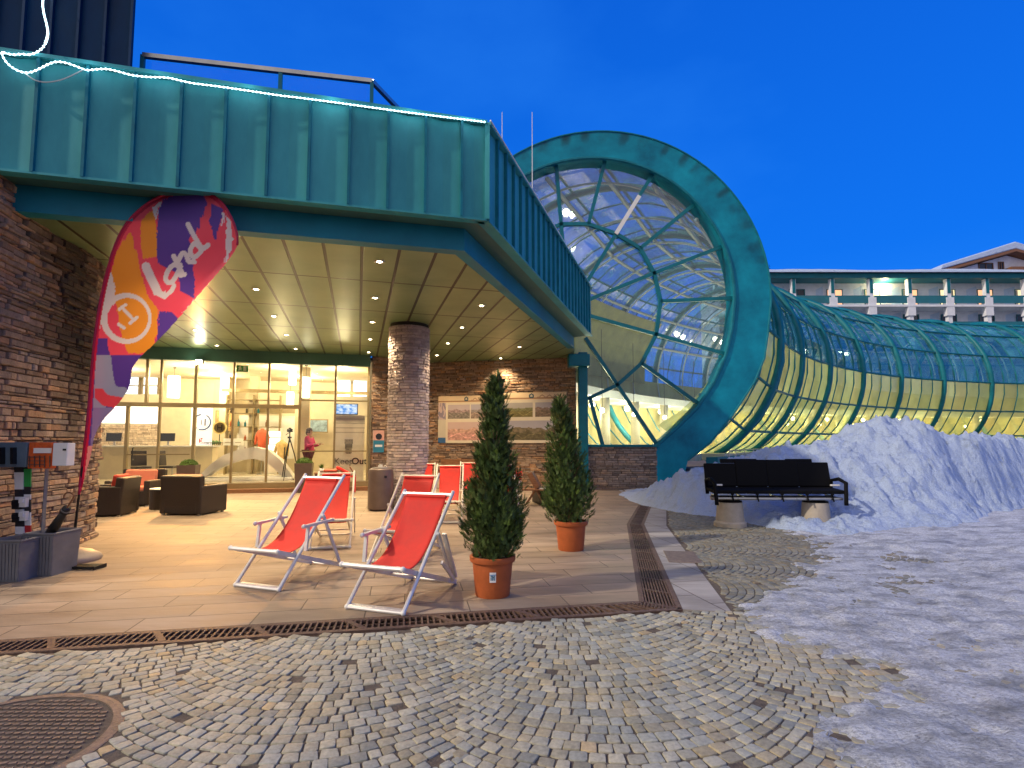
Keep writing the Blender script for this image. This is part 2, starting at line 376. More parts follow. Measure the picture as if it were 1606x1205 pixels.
# cobbles laid in segmental arcs
def cobbles(name, inside, org, ang, bounds, W=1.85, p=.09, size=.088, seed=1, miss=.02, tone=1.0):
    rnd = random.Random(seed); R = W / 2 / math.sin(RAD(45)); ca, sa = math.cos(ang), math.sin(ang)
    b = MB(); u0, u1, v0, v1 = bounds
    pal = [((.92, .95, 1.0), 4), ((1.02, 1.0, .97), 5), ((1.13, 1.08, 1.0), 3), ((.74, .77, .82), 2), ((1.1, .97, .78), 1.5), ((.95, .86, .74), 1), ((.85, .8, .72), 3), ((1.15, .92, .66), .4), ((.72, .7, .64), .6)]
    cs = [c for c, k in pal]; wt = [k for c, k in pal]
    for j in range(math.floor(u0 / W) - 1, math.ceil(u1 / W) + 1):
        for k in range(math.floor(v0 / p) - 12, math.ceil(v1 / p) + 12):
            t = -RAD(47) + rnd.uniform(0, .03)
            while t < RAD(46.5):
                dtt = size * rnd.uniform(.8, 1.25) / R; t1 = t + dtt
                def pt(tt, top):
                    x = R * math.sin(tt); y = k * p - R * math.cos(tt) + R
                    if top: q = p * math.cos(tt); x -= math.sin(tt) * q; y += math.cos(tt) * q
                    return (x + j * W, y)
                q = [pt(t, 0), pt(t1, 0), pt(t1, 1), pt(t, 1)]; t = t1
                mx_ = sum(a for a, _ in q) / 4; my_ = sum(a for _, a in q) / 4
                X = org[0] + mx_ * ca - my_ * sa; Y = org[1] + mx_ * sa + my_ * ca
                if not inside(X, Y): continue
                nz = noise.noise(Vector((X * .9, Y * .9, 3)))
                if rnd.random() < miss * (1 + 3 * max(0, nz)): continue
                g = rnd.uniform(.002, .0055)
                pts = []
                ctr = Vector((X, Y))
                for a, c2 in q:
                    v = Vector((org[0] + a * ca - c2 * sa, org[1] + a * sa + c2 * ca)) + Vector((rnd.uniform(-.006, .006), rnd.uniform(-.006, .006)))
                    d = ctr - v; v += d.normalized() * g * 1.3; pts.append(v)
                out = []
                for i in range(4):
                    a, c2, d = pts[i - 1], pts[i], pts[(i + 1) % 4]
                    f = rnd.uniform(.05, .15); out.append(c2.lerp(a, f)); out.append(c2.lerp(d, rnd.uniform(.05, .15)))
                z = rnd.uniform(-.003, .002); n = len(out)
                tx, ty = rnd.uniform(-.03, .03), rnd.uniform(-.03, .03)
                f = lambda s, zz: [(ctr.x + (o.x - ctr.x) * s, ctr.y + (o.y - ctr.y) * s, z + zz + tx * (o.x - ctr.x) + ty * (o.y - ctr.y)) for o in out]
                vs = f(1.0, -.05) + f(.99, -.006) + f(.94, -.0005) + f(.6, .002)
                fs = []
                for r in range(3):
                    for i in range(n): fs.append((r * n + i, r * n + (i + 1) % n, (r + 1) * n + (i + 1) % n, (r + 1) * n + i))
                fs.append(tuple(3 * n + i for i in range(n)))
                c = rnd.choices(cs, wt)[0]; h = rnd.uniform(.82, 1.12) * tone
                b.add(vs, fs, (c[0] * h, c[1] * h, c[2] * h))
    o = b.build(name, M['cobble'], smooth=False, colors=True)
    auto_smooth(o, 50)
    return setp(o, kind='structure')
def front_side(x, y):        # in front of the drain and the slab strip
    if x < 1.6: return y < 5.12 - (1.6 - x) * .1968 - .03
    return y < 5.10 + (x - 1.6) * -.02
def bend(y):
    return E1[0] + (E2[0] - E1[0]) * (y - E1[1]) / (E2[1] - E1[1]) if y < E2[1] else E2[0] + (E3[0] - E2[0]) * (y - E2[1]) / (E3[1] - E2[1])
MANH = (-2.72, 2.86, .56)
cobbles('cobbled_road', lambda x, y: front_side(x, y) and (x - MANH[0]) ** 2 + (y - MANH[1]) ** 2 > (MANH[2] + .05) ** 2 and abs(x) < 1.02 * y + 1.8 and y > 1.3 and x < 4.6 and x > -5.8, (.68, 2.0), RAD(3), (-6, 6, -1.5, 5), seed=3, miss=.016)
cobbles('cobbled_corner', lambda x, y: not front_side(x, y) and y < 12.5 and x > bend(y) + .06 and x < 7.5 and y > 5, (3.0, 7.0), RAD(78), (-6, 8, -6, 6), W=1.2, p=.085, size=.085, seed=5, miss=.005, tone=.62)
def bed(name, poly, zz):
    bb = MB(); bb.add([(x, y, zz) for x, y in poly], [tuple(range(len(poly)))]); setp(bb.build(name, M['joint']), kind='structure')
bed('joint_bed', [(-20, -8), (14, -8), (14, 5.1), (1.65, 5.1), (-20, .85)], -.0085)
bed('joint_bed', [(2.02, 5.1), (14, 5.1), (14, 18), (5, 18), (4.1, 14.4), (2.9, 10.2)], -.0082)

# ------------------------------------------------------------------ drain channels
def drain(name, label, i0, i1, o0, o1, cross, pitch=.052):
    c = Vector((*[(i0[k] + o1[k]) / 2 for k in (0, 1)], 0))
    t = thing(name, label, 'drain', c)
    I0, I1, O0, O1 = [Vector((*p, 0)) for p in (i0, i1, o0, o1)]
    bf = MB()
    for a, c2, s in ((I0, I1, 1), (O0, O1, -1)):
        d = (c2 - a).normalized(); nn = Vector((d.y, -d.x, 0)) * s
        bf.bar(a + nn * .028 - Vector((0, 0, .016)), c2 + nn * .028 - Vector((0, 0, .016)), .055, .03)
    bf.build('frame', M['iron'], t, world=True, bevel=.004)
    bg_ = MB(); L_ = (I1 - I0).length; n = int(L_ / pitch)
    if cross:
        for k in range(n):
            f = (k + .5) / n; a = I0.lerp(I1, f); dI = (I1 - I0).normalized(); dO = (O1 - O0).normalized()
            if a.x < -4.6: continue
            c2 = O0 + dO * ((a - O0).dot(dO))
            if k > n - 8: c2 = c2.lerp(O1, (k - n + 8) / 8)
            bg_.bar(a.lerp(c2, .16) - Vector((0, 0, .012)), a.lerp(c2, .84) - Vector((0, 0, .012)), .016, .02)
        for q_ in range(9):
            a = I1; c2 = O1; f = .16 + .68 * q_ / 8
            bg_.bar(I1.lerp(O1, f) - Vector((0, 0, .012)) - dI * .16, I1.lerp(O1, f) - Vector((0, 0, .012)) + Vector((.02, .05, 0)), .014, .02)
        for f in (.5,):
            bg_.bar(I0.lerp(O0, f) - Vector((0, 0, .02)), I1.lerp(O1, f) - Vector((0, 0, .02)), .012, .02)
        k = 0
        while k < L_:
            f = k / L_; a = I0.lerp(I1, f); c2 = O0.lerp(O1, f)
            if a.x > -4.6: bg_.bar(a.lerp(c2, .14) - Vector((0, 0, .011)), a.lerp(c2, .86) - Vector((0, 0, .011)), .05, .022)
            k += .75
    else:
        for k in range(9):
            f = .18 + .64 * k / 8
            bg_.bar(I0.lerp(O0, f) - Vector((0, 0, .012)), I1.lerp(O1, f) - Vector((0, 0, .012)), .014, .022)
        k = 0
        while k < L_:
            f = k / L_; a = I0.lerp(I1, f); c2 = O0.lerp(O1, f)
            bg_.bar(a.lerp(c2, .14) - Vector((0, 0, .013)), a.lerp(c2, .86) - Vector((0, 0, .013)), .03, .02); k += .5
    bg_.build('grating', M['iron'], t, world=True)
    return t
drain('drain_channel', 'long rusty drain grating with crosswise bars along the cobbled road', DI0, DI1, DO0, DO1, True)
drain('drain_channel', 'rusty drain grating with lengthwise bars running from the corner towards the stone wall', DI1, DI2, DO1, DO2, False)
drain('drain_channel', 'short far end of the rusty drain beside the snow and the wall', DI2, DI3, DO2, DO3, False)
t = thing('inspection_cover', 'small dark square cover set in the pale slab strip by the drain', 'cover', (2.1, 7.2, 0))
b = MB(); b.box((2.32, 7.45, .001), (.42, .75, .01), rotz(RAD(-10))); b.build('lid', M['cast'], t, world=True, bevel=.004)

bb = MB(); bb.add([(*DI0, -.056), (*DO0, -.056), (*DO1, -.056), (*DO2, -.056), (*DO3, -.056), (*DI3, -.056), (*DI2, -.056), (*DI1, -.056)], [(0, 1, 2, 7), (7, 2, 3, 6), (6, 3, 4, 5)])
setp(bb.build('drain_slot_shade', M['dark']), kind='structure')  # dark sheet stands in for the shade between the bars
# manhole
t = thing('manhole_cover', 'round cast iron manhole cover with raised studs in the cobbles', 'manhole cover', (MANH[0], MANH[1], 0))
b = MB(); b.lathe([(MANH[2] + .045, -.05), (MANH[2] + .045, -.006), (MANH[2] + .02, -.001), (MANH[2] - .012, -.001), (MANH[2] - .012, -.012)], n=64)
b.build('rim', M['cast'], t, smooth=False)
b = MB(); b.lathe([(MANH[2] - .02, -.05), (MANH[2] - .02, -.009), (0, -.009)], n=64)
for i in range(-12, 13):
    for j in range(-12, 13):
        x, y = i * .045 + (.0225 if j % 2 else 0), j * .045
        if math.hypot(x, y) < MANH[2] - .045: b.box((x, y, -.006), (.034, .019, .012), rotz(RAD(20)))
b.build('lid', M['cast'], t)

# ------------------------------------------------------------------ snow
def snow_mat(name, clean, dirty, lo, hi, sc, grit=.75):
    m, nt, bs = newmat(name); N = nt.nodes; L = nt.links
    tc = N.new('ShaderNodeTexCoord')
    n1 = N.new('ShaderNodeTexNoise'); n1.inputs['Scale'].default_value = sc; n1.inputs['Detail'].default_value = 10; n1.inputs['Roughness'].default_value = .7; mpp = N.new('ShaderNodeMapping'); mpp.inputs['Rotation'].default_value = (0, 0, RAD(25)); mpp.inputs['Scale'].default_value = (1, 2.1, 1.5); L.new(tc.outputs['Object'], mpp.inputs[0]); L.new(mpp.outputs[0], n1.inputs['Vector'])
    rp = N.new('ShaderNodeValToRGB'); rp.color_ramp.elements[0].position = lo; rp.color_ramp.elements[0].color = (*dirty, 1); rp.color_ramp.elements[1].position = hi; rp.color_ramp.elements[1].color = (*clean, 1)
    L.new(n1.outputs['Fac'], rp.inputs[0])
    sp_ = N.new('ShaderNodeTexNoise'); sp_.inputs['Scale'].default_value = 34; sp_.inputs['Detail'].default_value = 5; sp_.inputs['Roughness'].default_value = .8; L.new(mpp.outputs[0], sp_.inputs['Vector'])
    sr_ = N.new('ShaderNodeValToRGB'); sr_.color_ramp.elements[0].position = .36; sr_.color_ramp.elements[0].color = (grit, grit, grit, 1); sr_.color_ramp.elements[1].position = .56; sr_.color_ramp.elements[1].color = (1, 1, 1, 1); L.new(sp_.outputs['Fac'], sr_.inputs[0])
    sm_ = N.new('ShaderNodeMix'); sm_.data_type = 'RGBA'; sm_.blend_type = 'MULTIPLY'; sm_.inputs[0].default_value = 1; L.new(rp.outputs[0], sm_.inputs[6]); L.new(sr_.outputs[0], sm_.inputs[7]); L.new(sm_.outputs[2], bs.inputs['Base Color'])
    mr = N.new('ShaderNodeMapRange'); mr.inputs[1].default_value = lo; mr.inputs[2].default_value = hi; mr.inputs[3].default_value = .3; mr.inputs[4].default_value = .75; L.new(n1.outputs['Fac'], mr.inputs[0]); L.new(mr.outputs[0], bs.inputs['Roughness'])
    n2 = N.new('ShaderNodeTexNoise'); n2.inputs['Scale'].default_value = 15; n2.inputs['Detail'].default_value = 9; n2.inputs['Roughness'].default_value = .7; L.new(tc.outputs['Object'], n2.inputs['Vector'])
    bp = N.new('ShaderNodeBump'); bp.inputs['Strength'].default_value = .9; bp.inputs['Distance'].default_value = .1; L.new(n2.outputs['Fac'], bp.inputs['Height']); L.new(bp.outputs[0], bs.inputs['Normal'])
    bs.inputs['Subsurface Weight'].default_value = 0
    return m
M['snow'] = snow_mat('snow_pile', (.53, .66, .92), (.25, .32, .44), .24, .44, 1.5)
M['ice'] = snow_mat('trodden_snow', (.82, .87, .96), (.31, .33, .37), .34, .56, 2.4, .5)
def lerp_tab(T, x):
    if x <= T[0][0]: return T[0][1]
    for (a, b_), (c, d) in zip(T, T[1:]):
        if x <= c: return b_ + (d - b_) * (x - a) / (c - a)
    return T[-1][1]
def sm(x): x = max(0, min(1, x)); return x * x * (3 - 2 * x)
XB = [(1, 1.0), (2.5, 1.35), (3.2, 1.9), (3.7, 2.3), (4.2, 2.35), (4.6, 1.85), (5.0, 1.9), (5.7, 2.5), (6.4, 3.3), (7.2, 3.8), (8, 4.3), (9, 4.7), (10.5, 4.7), (13, 3.6), (15, 3.4)]
def snow_h(x, y):
    d = x - lerp_tab(XB, y)
    n1 = noise.fractal(Vector((x * .9, y * 1.3, 1.7)), 1, 2, 5) ; n2 = noise.fractal(Vector((x * 5, y * 6, 4)), .9, 2, 5)
    e = d + n1 * .38 + n2 * .3
    base = -.03 + .045 * sm(e / .5 + .3) + .04 * sm((e - .8) / 3)
    n3 = noise.fractal(Vector((x * 13, y * 15, 2)), .8, 2, 4) if y < 9 else 0
    return base + (n2 * .02 + n3 * .011) * sm(e + .5) + n1 * .03 * sm(e / 1.5)
b = MB(); xs = []; x = 1.1
while x < 30: xs.append(x); x += .04 if x < 6 else .09 if x < 12 else .4
ys = []; y = 1.4
while y < 34: ys.append(y); y += .035 if y < 5.5 else .07 if y < 14 else .4
vs = [(x, y, snow_h(x, y)) for y in ys for x in xs]; nx = len(xs)
fs = [(j * nx + i, j * nx + i + 1, (j + 1) * nx + i + 1, (j + 1) * nx + i) for j in range(len(ys) - 1) for i in range(nx - 1)
      if max(vs[k][2] for k in (j * nx + i, j * nx + i + 1, (j + 1) * nx + i + 1)) > -.03]
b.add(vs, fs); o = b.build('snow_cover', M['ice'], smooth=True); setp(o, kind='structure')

RIDGE = [(3.1, .0), (3.5, .25), (4.2, .8), (5.0, 1.02), (5.9, 1.38), (7.1, 1.55), (7.8, 1.66), (8.5, 2.02), (9.2, 2.16), (9.7, 2.1), (10.1, 1.86), (10.9, 1.88), (12, 1.72), (13.5, 1.6), (16, 1.4), (20, 1.0)]
FRONT = [(3.1, 13.6), (3.8, 11.7), (4.6, 10.9), (5.3, 10.3), (6, 9.9), (6.8, 9.5), (7.6, 9.5), (9, 10.2), (10.5, 11.6), (13, 13.0), (20, 15)]
LOW = [(4.0, 10.4), (4.6, 9.6), (5.2, 8.9), (6, 8.8), (7, 9.2), (8, 9.3)]
def mound_h(x, y):
    H = lerp_tab(RIDGE, x); yf = lerp_tab(FRONT, x); yr = 12.7 if x > 4.5 else 12.7 + (4.5 - x) * 1.0
    yr = max(yr, yf + 1.0)
    n1 = noise.fractal(Vector((x * .8, y * .8, 9.1)), 1, 2, 6); n2 = noise.fractal(Vector((x * 3.2, y * 3.2, 2)), .9, 2, 5)
    n3 = noise.fractal(Vector((x * 8, y * 8, 7)), .8, 2, 4)
    rid = noise.ridged_multi_fractal(Vector((x * .9 + y * .5, y * .35, 5)), 1, 2.1, 4, 1, 2)
    f = sm((y - yf) / (yr - yf)) if y < yr else 1 - .8 * sm((y - yr) / 3.5)
    h = H * f * (1 + .1 * n1) + n2 * .11 * min(1, H * f * 2 + .2) + n3 * .05 * min(1, H * f * 2 + .2) + (rid - 1.3) * .025 * f * (1 - abs(2 * f - 1) * .5)
    # spilled apron in front
    if 3.6 < x < 9:
        yl = lerp_tab(LOW, x); h += .22 * sm((y - yl) / 1.3) * sm((x - 4.3) / .8) * sm((9 - x) / 2) * (1 + .4 * n1 + .3 * n2) * (1 - f)
    # dug hollow with dirty ice
    h -= .3 * math.exp(-((x - 10.0) / .45) ** 2 - ((y - 12.0) / .5) ** 2)
    return h - .05
b = MB(); st = .045; xs = [3.0 + st * i for i in range(int(14 / st))]; ys = [8.4 + st * i for i in range(int(9 / st))]
vs = [[x, y, mound_h(x, y)] for y in ys for x in xs]; nx = len(xs); rc = random.Random(31)
for k in range(3800):       # lumps and clods thrown up by the plough
    cx_, cy_ = rc.uniform(3.4, 15), rc.uniform(8.8, 14.5); r_ = rc.uniform(.05, .1) * (1.9 if rc.random() < .07 else 1)
    i0, j0 = int((cx_ - 3.0) / st), int((cy_ - 8.4) / st); w_ = int(r_ / st) + 1
    if not (0 <= i0 < nx and 0 <= j0 < len(ys)) or vs[j0 * nx + i0][2] < .0: continue
    for j in range(max(0, j0 - w_), min(len(ys), j0 + w_ + 1)):
        for i in range(max(0, i0 - w_), min(nx, i0 + w_ + 1)):
            q = ((xs[i] - cx_) ** 2 + ((ys[j] - cy_) * 1.2) ** 2) / (r_ * r_)
            if q < 1: vs[j * nx + i][2] += .5 * r_ * (1 - q) ** .7
fs = [(j * nx + i, j * nx + i + 1, (j + 1) * nx + i + 1, (j + 1) * nx + i) for j in range(len(ys) - 1) for i in range(nx - 1)
      if max(vs[k][2] for k in (j * nx + i, j * nx + i + 1, (j + 1) * nx + i + 1)) > -.03]
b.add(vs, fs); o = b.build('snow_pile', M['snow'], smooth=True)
setp(o, 'big heap of cleared snow in front of the glass tube behind the black bench', 'snow heap', kind='stuff')
# ------------------------------------------------------------------ entrance building under its copper canopy
def ray_plane(px, py, P0, n):
    o = Vector((0, 0, EYE)); d = at(px, py, Y=10) - o; n = Vector(n); t = (Vector(P0) - o).dot(n) / d.dot(n); return o + d * t
A0, A1, A2 = Vector((-9.6, 5.35, 0)), Vector((-.38, 7.68, 0)), Vector((2.43, 16.25, 0))
fd = (A1 - A0).normalized(); fn = Vector((fd.y, -fd.x, 0)); sd = (A2 - A1).normalized(); sn = Vector((sd.y, -sd.x, 0))
Z0, Z1 = 4.83, 6.28
ent = thing('entrance_building', 'low entrance building with a turquoise copper canopy and a panelled ceiling over the terrace', 'building', (-4, 12, 0))

def fascia(P, Q, n, seam, name, first=.0, zo=0):
    d = (Q - P).normalized(); L_ = (Q - P).length
    b = MB(); z = Vector((0, 0, 1))
    k = first; prev = 0.0
    cuts = []
    while k < L_ - .05:
        if k > .05: cuts.append(k)
        k += seam
    e = [0] + cuts + [L_]
    for a, c in zip(e, e[1:]):      # each sheet slightly dished
        a0, c0 = P + d * a, P + d * c; nn = random.uniform(-.004, .006)
        mid = (a0 + c0) / 2 - n * (.012 + nn)
        v = [a0 + z * Z0, mid + z * (Z0 + .02), c0 + z * Z0, c0 + z * Z1, mid + z * (Z1 - .02), a0 + z * Z1]
        b.add(v, [(0, 1, 4, 5), (1, 2, 3, 4)])
    b.add([P + z * Z0 - n * .02, Q + z * Z0 - n * .02, Q + z * Z0 - n * .16, P + z * Z0 - n * .16, P + z * Z1, Q + z * Z1, Q + z * Z1 - n * .3, P + z * Z1 - n * .3],
          [(0, 3, 2, 1), (4, 5, 6, 7), (2, 3, 7, 6)])
    f = b.build(name, M['teal'], ent, world=True)
    s = MB()
    for c in cuts: s.bar(P + d * c + n * .022 + z * (Z0 + .0), P + d * c + n * .022 + z * (Z1 - .0), .035, .055, up=tuple(n))
    s.build('standing_seams', M['teal_rib'], f, world=True)
    t = MB()
    t.bar(P + n * .02 + z * (Z1 + .02 + zo), Q + n * .02 + z * (Z1 + .02 + zo), .1, .05); t.bar(P + n * .012 + z * (Z0 - .012 + zo), Q + n * .012 + z * (Z0 - .012 + zo), .06, .03)
    t.build('edge_trim', M['teal'], f, world=True)
    return f
fascia(A0, A1, fn, .525, 'fascia', .21); fascia(A1, A2, sn, .41, 'fascia', zo=.004)
b = MB(); b.bar(A1 + Vector((0, 0, Z0)) + (fn + sn) * .012, A1 + Vector((0, 0, Z1)) + (fn + sn) * .012, .07, .07); b.build('corner_strip', M['teal'], ent, world=True)
B0, B1, B2 = Vector((-9.7, 5.74, 0)), Vector((-.73, 8.02, 0)), Vector((1.93, 16.5, 0))
b = MB(); z = Vector((0, 0, 1))
d = (B1 - B0).normalized(); n1_ = Vector((d.y, -d.x, 0)); d = (B2 - B1).normalized(); n2_ = Vector((d.y, -d.x, 0)); mt_ = (n1_ + n2_) / (1 + n1_.dot(n2_))
b.prism([p + z * 4.49 for p in (B0, B1, B1 - mt_ * .2, B0 - n1_ * .2)], (0, 0, .345)); b.prism([p + z * 4.49 for p in (B1, B2, B2 - n2_ * .2, B1 - mt_ * .2)], (0, 0, .345))
b.build('edge_beam', M['beam'], ent, world=True)
b = MB(); b.prism([p + z * 4.84 for p in (A0 - fn * .1, A1 - (fn + sn) * .07, A2 - sn * .1, B2, B1, B0)], (0, 0, .03)); b.build('soffit', M['soffit'], ent, world=True)
CEIL = [(-13, 5.0), (-9.7, 5.78), (-.75, 8.06), (1.9, 16.4), (2.2, 18.6), (-2.9, 20), (-4.8, 18.1), (-13, 15.95)]

def ceil_material():
    m, nt, bs = newmat('bronze_ceiling_panels'); N = nt.nodes; L = nt.links
    tc = N.new('ShaderNodeTexCoord'); geo = N.new('ShaderNodeNewGeometry')
    mp = N.new('ShaderNodeMapping'); mp.vector_type = 'TEXTURE'; mp.inputs['Rotation'].default_value = (0, 0, RAD(16)); L.new(geo.outputs['Position'], mp.inputs[0])
    m2 = N.new('ShaderNodeMapping'); m2.inputs['Location'].default_value = (55.5, 22.7 - .85, 0); L.new(mp.outputs[0], m2.inputs[0])
    br = N.new('ShaderNodeTexBrick'); br.offset = 0; br.inputs['Scale'].default_value = 1; br.inputs['Brick Width'].default_value = .555; br.inputs['Row Height'].default_value = 2.27
    br.inputs['Mortar Size'].default_value = .026; br.inputs['Mortar Smooth'].default_value = .1; br.inputs['Bias'].default_value = 0
    br.inputs['Color1'].default_value = (.24, .35, .19, 1); br.inputs['Color2'].default_value = (.2, .3, .17, 1); br.inputs['Mortar'].default_value = (.015, .014, .009, 1)
    L.new(m2.outputs[0], br.inputs['Vector'])
    no = N.new('ShaderNodeTexNoise'); no.inputs['Scale'].default_value = 1.4; no.inputs['Detail'].default_value = 6; L.new(geo.outputs['Position'], no.inputs['Vector'])
    rp = N.new('ShaderNodeValToRGB'); rp.color_ramp.elements[0].position = .3; rp.color_ramp.elements[0].color = (.72, .8, .72, 1); rp.color_ramp.elements[1].position = .7; rp.color_ramp.elements[1].color = (1.1, 1.05, 1, 1); L.new(no.outputs['Fac'], rp.inputs[0])
    mu = N.new('ShaderNodeMix'); mu.data_type = 'RGBA'; mu.blend_type = 'MULTIPLY'; mu.inputs[0].default_value = 1; L.new(br.outputs['Color'], mu.inputs[6]); L.new(rp.outputs[0], mu.inputs[7]); L.new(mu.outputs[2], bs.inputs['Base Color'])
    bs.inputs['Metallic'].default_value = .3; bs.inputs['Roughness'].default_value = .36
    bp = N.new('ShaderNodeBump'); bp.inputs['Strength'].default_value = .15; bp.inputs['Distance'].default_value = .02; L.new(no.outputs['Fac'], bp.inputs['Height'])
    iv = N.new('ShaderNodeMath'); iv.operation = 'SUBTRACT'; iv.inputs[0].default_value = 1; L.new(br.outputs['Fac'], iv.inputs[1])
    b2 = N.new('ShaderNodeBump'); b2.inputs['Strength'].default_value = 1; b2.inputs['Distance'].default_value = .02; L.new(iv.outputs[0], b2.inputs['Height']); L.new(bp.outputs[0], b2.inputs['Normal']); L.new(b2.outputs[0], bs.inputs['Normal'])
    return m
b = MB(); b.prism([(x, y, 4.5) for x, y in CEIL], (0, 0, .05)); b.build('ceiling_panels', ceil_material(), ent, world=True)
b = MB(); b.prism([(x, y, 6.22) for x, y in ((-9.6, 5.7), (-.5, 7.95), (2.2, 16.2), (2.2, 26), (-30, 26), (-30, 5))], (0, 0, .05)); b.build('roof', M['tower'], ent, world=True)

# downlights in the ceiling grid
RU, RV = Vector((math.cos(RAD(16)), math.sin(RAD(16)), 0)), Vector((-math.sin(RAD(16)), math.cos(RAD(16)), 0))
proto = None
for iu in range(-3, 3):
    for iv in range(0, 5):
        u, v = .277 + 2.22 * iu, 8.8 + 2.27 * iv
        p = RU * u + RV * v
        if not inpoly(p.x, p.y, CEIL): continue
        if p.y > 18.05 + (p.x + 4.8) * .266 - .3 and p.x < -4.8: continue
        if (p.x < -7 and p.y < 10.2) or inpoly(p.x, p.y, [(-6.0, 5.4), (-6.7, 8.7), (-9.4, 9.7), (-9.4, 5.4)]): continue
        if not inpoly(p.x - .35, p.y + .2, CEIL) or not inpoly(p.x + .4, p.y - .3, CEIL): continue
        if proto is None:
            proto = thing('downlight', 'small round warm downlight recessed in the panelled canopy ceiling', 'downlight', (p.x, p.y, 4.5), group='downlights in the canopy ceiling')
            b = MB(); b.lathe([(.052, .004), (.052, -.012), (.078, -.014), (.085, -.004), (.085, .004)], n=20); b.build('trim_ring', M['steel'], proto, smooth=True)
            b = MB(); b.lathe([(.05, -.002), (.03, -.012), (0, -.016)], n=16); b.build('lens', M['down'], proto, smooth=True)
        else:
            r = proto.copy(); C.objects.link(r); r.location = (p.x, p.y, 4.5)
            for ch in proto.children:
                c = ch.copy(); C.objects.link(c); c.parent = r
        spot((p.x, p.y, 4.46), 300)

# ------------------------------------------------------------------ stone walls
def stacked(path, z0, z1, seed, hr=(.05, .11), lr=(.16, .5), dep=.05, closed=False, jit=1.0, pal=None, stain=None):
    rnd = random.Random(seed); pts = [Vector((*p, 0)) for p in path]
    if closed: pts.append(pts[0])
    seg = [(pts[i + 1] - pts[i]).length for i in range(len(pts) - 1)]; cum = [0]
    for s_ in seg: cum.append(cum[-1] + s_)
    tot = cum[-1]
    def P(s_):
        s_ = max(0, min(tot - 1e-6, s_))
        for i in range(len(seg)):
            if s_ <= cum[i + 1]: return pts[i].lerp(pts[i + 1], (s_ - cum[i]) / seg[i])
    pal = pal or [((1, 1, 1), 4), ((1.15, 1.08, 1.0), 3), ((.8, .8, .82), 3), ((1.1, .9, .7), 3), ((.62, .58, .56), 2), ((.85, .95, 1.1), 1)]
    cs = [c for c, k in pal]; wt = [k for c, k in pal]
    b = MB(); zz = z0
    while zz < z1:
        h = min(rnd.uniform(*hr), z1 - zz)
        if z1 - zz - h < hr[0] * .6: h = z1 - zz
        s_ = -rnd.uniform(0, lr[1])
        while s_ < tot:
            l = rnd.uniform(*lr); a, c = max(0, s_), min(tot, s_ + l)
            if c - a > .02:
                p, q = P(a + .004), P(c - .004); d = q - p
                if d.length > .01:
                    d.normalize(); n = Vector((d.y, -d.x, 0)); o = rnd.uniform(0, dep); g = .004
                    t1, t2 = rnd.uniform(-.012, .012) * jit, rnd.uniform(-.012, .012) * jit
                    zs0, zs1 = zz + g, zz + h - g
                    f = [p + n * (o + t1), q + n * (o + t2)]; bk = [p - n * .05, q - n * .05]; m_ = (f[0] + f[1]) / 2 + n * .008 * jit
                    e = .012
                    vs = [bk[0] + z * zs0, bk[1] + z * zs0, bk[1] + z * zs1, bk[0] + z * zs1,
                          f[0] + d * e * .3 + z * (zs0) - n * e, f[1] - d * e * .3 + z * zs0 - n * e, f[1] - d * e * .3 + z * zs1 - n * e, f[0] + d * e * .3 + z * zs1 - n * e,
                          f[0] + d * e + z * (zs0 + e * .7), f[1] - d * e + z * (zs0 + e * .7), f[1] - d * e + z * (zs1 - e * .7), f[0] + d * e + z * (zs1 - e * .7)]
                    k = rnd.choices(cs, wt)[0]; w_ = rnd.uniform(.75, 1.15) * (stain((p + q) / 2, zz) if stain else 1)
                    b.add(vs, [(0, 1, 5, 4), (1, 2, 6, 5), (2, 3, 7, 6), (3, 0, 4, 7), (4, 5, 9, 8), (5, 6, 10, 9), (6, 7, 11, 10), (7, 4, 8, 11), (8, 9, 10, 11)], (k[0] * w_, k[1] * w_, k[2] * w_))
            s_ += l
        zz += h
    # core behind the stones, reads as deep joints
    n0 = len(pts)
    for i in range(n0 - 1):
        d = (pts[i + 1] - pts[i]).normalized(); n = Vector((d.y, -d.x, 0))
        cd = .035 if closed else .012; q0, q1 = pts[i] - n * cd, pts[i + 1] - n * cd
        b.add([q0 + z * z0, q1 + z * z0, q1 + z * z1, q0 + z * z1], [(0, 1, 2, 3)], (.22, .2, .18))
    return b
t = thing('stone_wall', 'tall curved wall of thin stacked stone at the left side of the terrace', 'wall', (-6.8, 7.5, 0))
path = [(-9.2, 9.75), (-8.2, 9.7), (-7.4, 9.45), (-6.95, 9.05), (-6.72, 8.5), (-6.58, 7.9), (-6.46, 7.2), (-6.32, 6.5), (-6.2, 6.0), (-6.1, 5.6), (-9.2, 5.58)][::-1]
def wet(p, zz):      # black algae streak running down from the eaves
    k = math.exp(-((p.y - 7.75 - .12 * (4.8 - zz)) / .55) ** 2) * sm((zz - .9) / 2.2) + .35 * noise.noise(Vector((p.y * 2.2, zz * 1.1, 1)))
    return 1 - .8 * max(0, min(1, k * 1.25))
b = stacked(path, 0, 4.83, 11, hr=(.028, .1), lr=(.07, .42), dep=.06, stain=wet); b.build('stone_courses', M['stone'], t, world=True, colors=True)
b = MB(); b.prism([(x, y, 0) for x, y in [(-6.16, 5.62)] + [(x - .05, y - .02) for x, y in path[2:]] + [(-9.3, 5.62)]], (0, 0, 4.8)); b.build('core', M['joint'], t, world=True)
t = thing('stone_wall', 'rear wall of brown stacked stone carrying the two photo boards', 'wall', (-.5, 19, 0))
b = stacked([(-4.74, 18.06), (-3.7, 19.0), (-2.95, 19.55), (2.2, 18.32)], 0, 4.5, 12, hr=(.035, .09), lr=(.1, .45), dep=.05)
b.build('stone_courses', M['stone'], t, world=True, colors=True)
